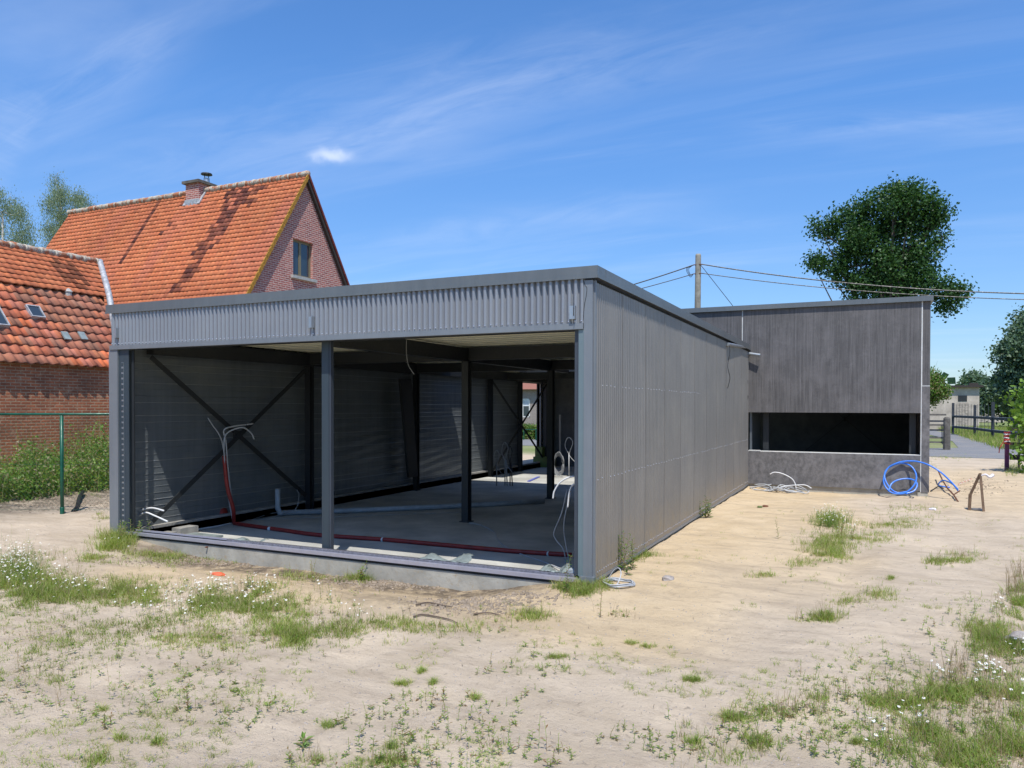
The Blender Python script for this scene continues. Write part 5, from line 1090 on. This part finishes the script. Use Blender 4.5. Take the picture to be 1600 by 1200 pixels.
# (px, py, rx, ry, tufts, height, daisies) -- patches surveyed from the photograph, all laid on the terrain
patches = [(60, 925, 85, 26, 900, .10, 0), (25, 905, 50, 30, 420, .13, 0), (175, 925, 90, 20, 900, .07, 0), (178, 850, 30, 14, 420, .19, 0), (255, 868, 45, 14, 380, .07, 0), (130, 873, 70, 9, 420, .06, 0),
           (300, 940, 110, 26, 1000, .075, 0), (420, 955, 80, 22, 650, .07, 0), (400, 925, 50, 14, 240, .06, 0), (450, 995, 40, 18, 380, .09, 0), (530, 985, 60, 22, 240, .065, 0), (230, 985, 120, 20, 330, .05, 0), (330, 1000, 90, 22, 300, .05, 0),
           (690, 985, 80, 16, 80, .06, 0), (780, 975, 70, 14, 110, .06, 0), (835, 962, 26, 9, 150, .08, 0), (620, 975, 50, 12, 130, .06, 0), (905, 922, 26, 10, 330, .11, 0), (880, 918, 16, 10, 130, .10, 0), (940, 915, 16, 9, 110, .09, 0), (560, 905, 28, 8, 130, .09, 0), (480, 900, 50, 8, 110, .07, 0), (985, 872, 26, 9, 130, .13, 0), (1015, 868, 20, 6, 60, .08, 0),
           (640, 905, 40, 6, 50, .05, 0), (350, 875, 60, 6, 90, .05, 0), (965, 963, 24, 5, 90, .06, 0), (100, 1000, 90, 40, 260, .05, 0), (60, 1060, 80, 60, 170, .05, 0),
           (1295, 850, 42, 20, 480, .10, 0), (1350, 840, 50, 12, 330, .07, 0), (1300, 868, 34, 9, 260, .09, 0), (1300, 815, 30, 14, 260, .14, 0), (1390, 820, 60, 12, 330, .07, 0), (1430, 800, 60, 14, 220, .05, 0), (1500, 872, 34, 8, 240, .08, 0), (1465, 880, 26, 8, 120, .08, 0), (1292, 965, 22, 7, 200, .09, 0), (1255, 968, 22, 4, 60, .04, 0), (1375, 930, 30, 12, 110, .06, 0), (1325, 940, 26, 8, 70, .05, 0), (1250, 880, 24, 8, 60, .08, 0), (1190, 900, 26, 4, 60, .05, 0),
           (1545, 990, 40, 24, 380, .09, 0), (1590, 940, 26, 26, 330, .12, 0), (1580, 1010, 50, 18, 300, .08, 0), (1530, 1050, 60, 34, 420, .10, 0), (1480, 1085, 60, 24, 420, .09, 0), (1400, 1100, 60, 12, 300, .07, 0), (1300, 1090, 40, 8, 130, .06, 0), (1225, 1115, 34, 10, 240, .08, 0), (1150, 1125, 24, 8, 80, .06, 0), (1550, 1110, 70, 30, 500, .10, 0), (1440, 1150, 80, 34, 420, .09, 0), (1520, 1180, 110, 34, 620, .10, 0), (1590, 1080, 40, 60, 420, .11, 0), (1280, 1115, 16, 8, 80, .07, 0),
           (1120, 1170, 80, 30, 200, .06, 0), (1180, 1160, 40, 14, 90, .07, 0), (1590, 1180, 50, 30, 330, .10, 0), (150, 1190, 20, 6, 60, .05, 0), (110, 765, 60, 10, 160, .08, 0), (160, 808, 14, 5, 90, .08, 0),
           (1450, 730, 12, 6, 60, .1, 0), (1710, 1010, 80, 80, 1300, .10, 0), (1690, 870, 60, 50, 700, .10, 0), (1800, 950, 90, 90, 900, .1, 0), (-130, 950, 110, 45, 900, .08, 0), (1585, 735, 20, 8, 200, .2, 0), (1480, 715, 40, 4, 120, .1, 0), (780, 1165, 18, 5, 50, .05, 0), (480, 1190, 30, 8, 90, .05, 0), (610, 1190, 30, 6, 80, .05, 0)]
Vt = []; Ft = []; base = 0
def addt(V, F):
    global base
    Vt.append(V); Ft.append(F+base); base += len(V)
for (cx, cy, rx, ry, n, h, _) in patches:
    P = scatter(cx, cy, rx, ry, int(n*(.95 if cy < 1030 and cx < 700 else .66 if cy < 1030 else .5))); P = P[vnoise(P[:, 0]+3, P[:, 1], 5.) > (.36 if cy < 1030 else .50)]; addt(*blades(P, 9, np.full(len(P), h)*RS.uniform(.5, 1.2, len(P)), .0034, .75, .022))
o = link_mesh('grass_patches', np.concatenate(Vt), np.concatenate(Ft), 'grass_blade', uv=False); tag(o, 'patches of short grass growing on the sandy ground', 'grass', kind='stuff')
# isolated tufts
Vt = []; Ft = []; base = 0
px = RS.uniform(-60, 1660, 2600); py = 935+RS.rand(2600)**.85*290; P, ok = ground_pts(px, py); dens = .6*vnoise(P[:, 0], P[:, 1], 1.1)+.4*vnoise(P[:, 0], P[:, 1], 3.3); edge = np.clip((760-px)/760, 0, 1)*.22+np.clip((px-1100)/500, 0, 1)*.22; P = P[ok & (dens+edge > .60+.04*(py < 1000))]
addt(*blades(P, 13, RS.uniform(.018, .055, len(P)), .0028, 1.25, .014))
px = RS.uniform(900, 1600, 420); py = RS.uniform(770, 960, 420); P, ok = ground_pts(px, py); dens = vnoise(P[:, 0], P[:, 1], 1.4); P = P[ok & (dens > .62) & (P[:, 0] > .3)]; addt(*blades(P, 9, RS.uniform(.02, .06, len(P)), .003, 1.1, .018))
for (x, y, r, k, h) in ((1075, 1062, 6, 3, .05), (1392, 905, 8, 4, .05), (658, 1050, 5, 4, .05), (612, 1168, 6, 4, .045), (512, 1134, 7, 4, .05), (744, 1090, 7, 4, .045), (675, 1067, 6, 4, .05), (630, 1070, 14, 6, .05), (1085, 1062, 10, 4, .045), (190, 1155, 7, 4, .05), (245, 1160, 7, 4, .05), (160, 1110, 6, 3, .04), (1340, 1162, 8, 4, .05), (1140, 1122, 12, 5, .05), (1085, 1160, 7, 3, .05), (985, 1005, 9, 5, .04), (1010, 1010, 9, 4, .04), (870, 1028, 12, 5, .05)):
    P = scatter(x, y, r, 3, k*2); addt(*blades(P, 22, np.full(len(P), h), .003, 1.1, .012))
o = link_mesh('grass_tufts', np.concatenate(Vt), np.concatenate(Ft), 'grass_blade', uv=False); tag(o, 'scattered single tufts of grass on the bare sand', 'grass', kind='stuff')
# weeds
Ps = []; 
px = RS.uniform(-40, 1640, 2600); py = 925+RS.rand(2600)**.85*300; P, ok = ground_pts(px, py); d = vnoise(P[:, 0]+5, P[:, 1]+9, .9)*.7+.3*vnoise(P[:, 0], P[:, 1], 3.); left = np.clip((700-px)/700, 0, 1)*.20*(py < 1130); right = np.clip((px-1150)/450, 0, 1)*.18
P = P[ok & (d+left+right > .70)]; Ps.append(P)
for (cx, cy, rx, ry, n, h, _) in patches: Ps.append(scatter(cx, cy, rx*1.25, ry*1.3, n//11))
P = np.concatenate(Ps); V, F = weedlets(P, RS.gamma(2., .021, len(P))+.010, RS.uniform(.012, .034, len(P)))
o = link_mesh('weeds', V, F, 'weed_leaf', uv=False); tag(o, 'small weeds sprouting all over the sandy ground', 'weeds', kind='stuff')
# dry stems and red-tinted litter
P = np.concatenate([scatter(cx, cy, rx, ry, n//8) for (cx, cy, rx, ry, n, h, _) in patches]+[scatter(1590, 900, 14, 30, 60), scatter(1500, 1050, 12, 20, 30)]); V, F = blades(P, 3, RS.uniform(.05, .20, len(P)), .0022, .35, .02)
o = link_mesh('dry_grass', V, F, 'dry_stem', uv=False); tag(o, 'thin dry stalks standing among the green patches', 'grass', kind='stuff')
# daisies
dz = [(25, 885, 45, 32, 230, .12), (60, 905, 60, 26, 80, .12), (290, 950, 60, 22, 45, .10), (335, 925, 50, 14, 60, .10), (410, 925, 40, 10, 40, .10), (400, 950, 60, 14, 25, .1), (120, 925, 60, 20, 40, .1), (240, 950, 60, 20, 25, .1), (180, 855, 20, 10, 9, .12), (1298, 812, 26, 14, 120, .16), (1330, 835, 30, 10, 20, .12),
      (1545, 1065, 26, 16, 26, .12), (1470, 1065, 26, 8, 10, .12), (1590, 1030, 26, 10, 12, .12), (1560, 955, 20, 8, 10, .12), (1430, 1140, 30, 14, 12, .12), (1370, 1165, 26, 10, 10, .1), (1590, 1100, 30, 20, 9, .12), (560, 965, 30, 16, 12, .1), (510, 930, 20, 14, 10, .1), (980, 850, 14, 18, 6, .35)]
P = np.concatenate([scatter(a, b, c, d, n) for a, b, c, d, n, h in dz]); h = np.concatenate([[h]*len(scatter(a, b, c, d, 1))*0 for a, b, c, d, n, h in dz]+[RS.uniform(.05, .16, len(P))])
P = P[::2] if False else P
V, F, M_ = daisies(P, h, .0105); o = link_mesh('chamomile', V, F, ['weed_leaf', 'petal', 'flower_eye'], mi=M_, uv=False); tag(o, 'white and yellow chamomile flowers dotted over the green patches', 'flowers', kind='stuff')
# feathery foliage of the chamomile clumps
P = np.concatenate([scatter(25, 895, 45, 28, 500), scatter(1298, 818, 26, 12, 260), scatter(1298, 818, 14, 8, 60)]); V, F = weedlets(P, RS.uniform(.05, .14, len(P)), RS.uniform(.015, .03, len(P))); o = link_mesh('chamomile_foliage', V, F, 'nettle_leaf', uv=False); tag(o, 'feathery green foliage under the densest flower clumps', 'foliage', kind='stuff')
# grit, clods, dead bits
def grit(name, P, s0, s1, mat, lab, cat):
    n = len(P); S = RS.uniform(s0, s1, n)**1.0; O8 = np.array([(-1, -1, -.6), (1, -1, -.6), (1, 1, -.6), (-1, 1, -.6), (-.6, -.7, .6), (.7, -.6, .5), (.6, .7, .7), (-.7, .6, .5)]); V = (P[:, None]+O8[None]*S[:, None, None]*RS.uniform(.5, 1.2, (n, 8, 3))).reshape(-1, 3)
    q = np.array([(0, 3, 2, 1), (4, 5, 6, 7), (0, 1, 5, 4), (1, 2, 6, 5), (2, 3, 7, 6), (3, 0, 4, 7)]); F = (np.arange(n)[:, None, None]*8+q[None]).reshape(-1, 4); o = link_mesh(name, V, F, mat, uv=False); tag(o, lab, cat, kind='stuff')
px = RS.uniform(-40, 1640, 5200); py = 780+RS.rand(5200)**1.1*430; P, ok = ground_pts(px, py); grit('gravel', P[ok], .002, .008, 'stone_mat', 'fine stones and grit scattered over the sand', 'gravel')
P = np.concatenate([scatter(330, 878, 160, 8, 500), scatter(600, 912, 90, 8, 600), scatter(740, 945, 100, 14, 500), scatter(560, 900, 60, 6, 300), scatter(90, 785, 110, 12, 900), scatter(1520, 760, 60, 14, 300), scatter(820, 930, 60, 8, 120)]); grit('clods', P, .004, .024, 'soil_clod', 'dark clods of soil along the plinth and under the fence', 'soil')
P, ok = ground_pts(RS.uniform(-40, 1640, 800), 790+RS.rand(800)*420); P = P[ok]; n = len(P); an = RS.uniform(0, 3.14, n); L_ = RS.gamma(2., .006, n)+.003; d = np.stack([np.cos(an), np.sin(an), np.zeros(n)], 1)*L_[:, None]; sd_ = np.stack([-np.sin(an), np.cos(an), np.zeros(n)], 1)*.0012; up = np.array([0, 0, .006])
V = np.stack([P-d-sd_+up, P+d-sd_+up*1.5, P+d+sd_+up*1.5, P-d+sd_+up], 1).reshape(-1, 3); o = link_mesh('plant_litter', V, np.arange(4*n).reshape(n, 4), 'twig_mat', uv=False); tag(o, 'dead stalks and bits of plant litter on the sand', 'litter', kind='stuff')
# rank weeds between fence and barn
n = 1500; t = RS.rand(n); x = RS.uniform(-12.65, -11.2, n); y = RS.uniform(-3.5, 5.2, n); hh = (.35+.55*vnoise(x*1.0, y, 1.7)+.35*RS.rand(n)**2)*(.62+.62*sm(0, 4.5, y)); Vs = []; Ns = []
per = 34; P = np.stack([x, y, gz(x, y)], 1); B = np.repeat(P, per, 0); tt = RS.rand(len(B))**1.25; B[:, 2] += tt*np.repeat(hh, per); B[:, 0] += RS.randn(len(B))*.06; B[:, 1] += RS.randn(len(B))*.06
V, F = quads_leaf(B, RS.uniform(.03, .085, len(B)), aspect=.55); V2, F2 = blades(P[::2], 9, hh[::2]*1.35, .006, .22, .07); V = np.concatenate([V, V2]); F = np.concatenate([F, F2+len(B)*4])
o = link_mesh('nettle_thicket', V, F, 'thicket_leaf', uv=False); tag(o, 'knee-high thicket of nettles and weeds along the brick barn wall', 'weeds', kind='stuff')
# far grass beyond the road
px = RS.uniform(7.5, 14, 9000); py_2 = RS.uniform(30, 62, 9000); P = np.stack([px, py_2, gz(px, py_2)], 1); V, F = blades(P, 5, RS.uniform(.15, .5, 9000), .02, .5, .15); o = link_mesh('meadow_grass', V, F, 'grass_blade', uv=False); tag(o, 'long meadow grass behind the dark timber fence', 'grass', kind='stuff')
# single plants that stand out
def plant(name, p, h, nl, lw, label, cat='plant', mat='weed_leaf', stems=1, sp=.02, flower=0):
    p = np.array(p, float); Vs = []; Fs = []; b = 0; t = empty(name, tuple(p), label, cat); 
    tips = []
    for s_ in range(stems):
        a = RS.randn(2)*sp; ln = RS.randn(2)*.10; hh = h*RS.uniform(.65, 1) if s_ else h; pts = [p+np.array([a[0]+ln[0]*hh*k*k, a[1]+ln[1]*hh*k*k, hh*k-.01]) for k in (0, .33, .66, 1)]; MB().tube(pts, .003, 5, r2=.0015).build('stem', mat, t); tips.append(pts[-1])
        for q in range(nl):
            u = (q+1)/nl; c = pts[0]+np.array([ln[0]*hh*u*u, ln[1]*hh*u*u, hh*u]); an = q*2.4+s_; d = np.array([math.cos(an), math.sin(an), RS.uniform(.3, 1.1)]); d /= np.linalg.norm(d); sd = np.array([-math.sin(an), math.cos(an), 0]); L_ = lw*(1.15-.55*u)*RS.uniform(.75, 1.2)
            Vs += [c, c+d*L_*.45+sd*L_*.13, c+d*L_+[0, 0, -L_*.25], c+d*L_*.45-sd*L_*.13]; Fs.append((b, b+1, b+2, b+3)); b += 4
    link_mesh('foliage', Vs, Fs, mat, t, uv=False)
    return tips
plant('tall_weed', gnd(887, 926), .36, 40, .055, 'tall bright green weed spike in front of the right post', mat='nettle_leaf')
plant('tall_weed', gnd(1213, 835) if False else gnd(1211, 842), .26, 16, .05, 'lone upright weed on the sand midway along the hall side', mat='nettle_leaf')
plant('leafy_weed', np.array([.10, hx(1101, 800, .1)[1], float(gz(.1, hx(1101, 800, .1)[1]))]), .34, 26, .09, 'small leafy plant against the side wall near its far end', mat='nettle_leaf', stems=4, sp=.04)
plant('leafy_weed', gnd(975, 892), .42, 18, .07, 'rank green plants at the foot of the side wall near the front corner', mat='nettle_leaf', stems=9, sp=.10)
plant('leafy_weed', gnd(566, 906), .22, 16, .07, 'dark leafy plant growing before the concrete plinth', stems=3, sp=.04)
plant('reed_tuft', gnd(487, 908), .26, 4, .05, 'pair of pale green reed stems before the plinth under the middle post', mat='grass_blade', stems=5, sp=.012)
plant('broadleaf_seedling', gnd(477, 1165), .03, 7, .075, 'low plant with broad round leaves in the bare foreground sand', mat='nettle_leaf', stems=3, sp=.04)
plant('low_weed', gnd(290, 1112), .12, 14, .04, 'upright weed in the left foreground sand', stems=2); plant('low_weed', gnd(172, 1135), .10, 12, .04, 'weed with forked stem in the lower left foreground', stems=2)
plant('low_weed', gnd(943, 965), .22, 14, .035, 'thin stalk with a white tip on the sand below the front corner', stems=1)
plant('low_weed', gnd(1590, 935), .35, 8, .03, 'tall reddish stalks in the grass at the right edge', mat='dry_stem', stems=9, sp=.07)
plant('low_weed', gnd(1487, 1068), .26, 5, .02, 'bare dry stalks leaning left in the lower right grass', mat='dry_stem', stems=4, sp=.03)

plant('leafy_weed', gnd(196, 846), .30, 16, .07, 'lush green clump at the foot of the left front corner of the hall', mat='thicket_leaf', stems=14, sp=.13)
plant('leafy_weed', gnd(386, 920), .16, 12, .05, 'upright weed rising above the grass left of the middle of the patch', mat='thicket_leaf', stems=3, sp=.03)
plant('leafy_weed', gnd(1322, 842), .22, 12, .05, 'dry twiggy weed in the green patch in front of the annex', mat='weed_leaf', stems=5, sp=.06)
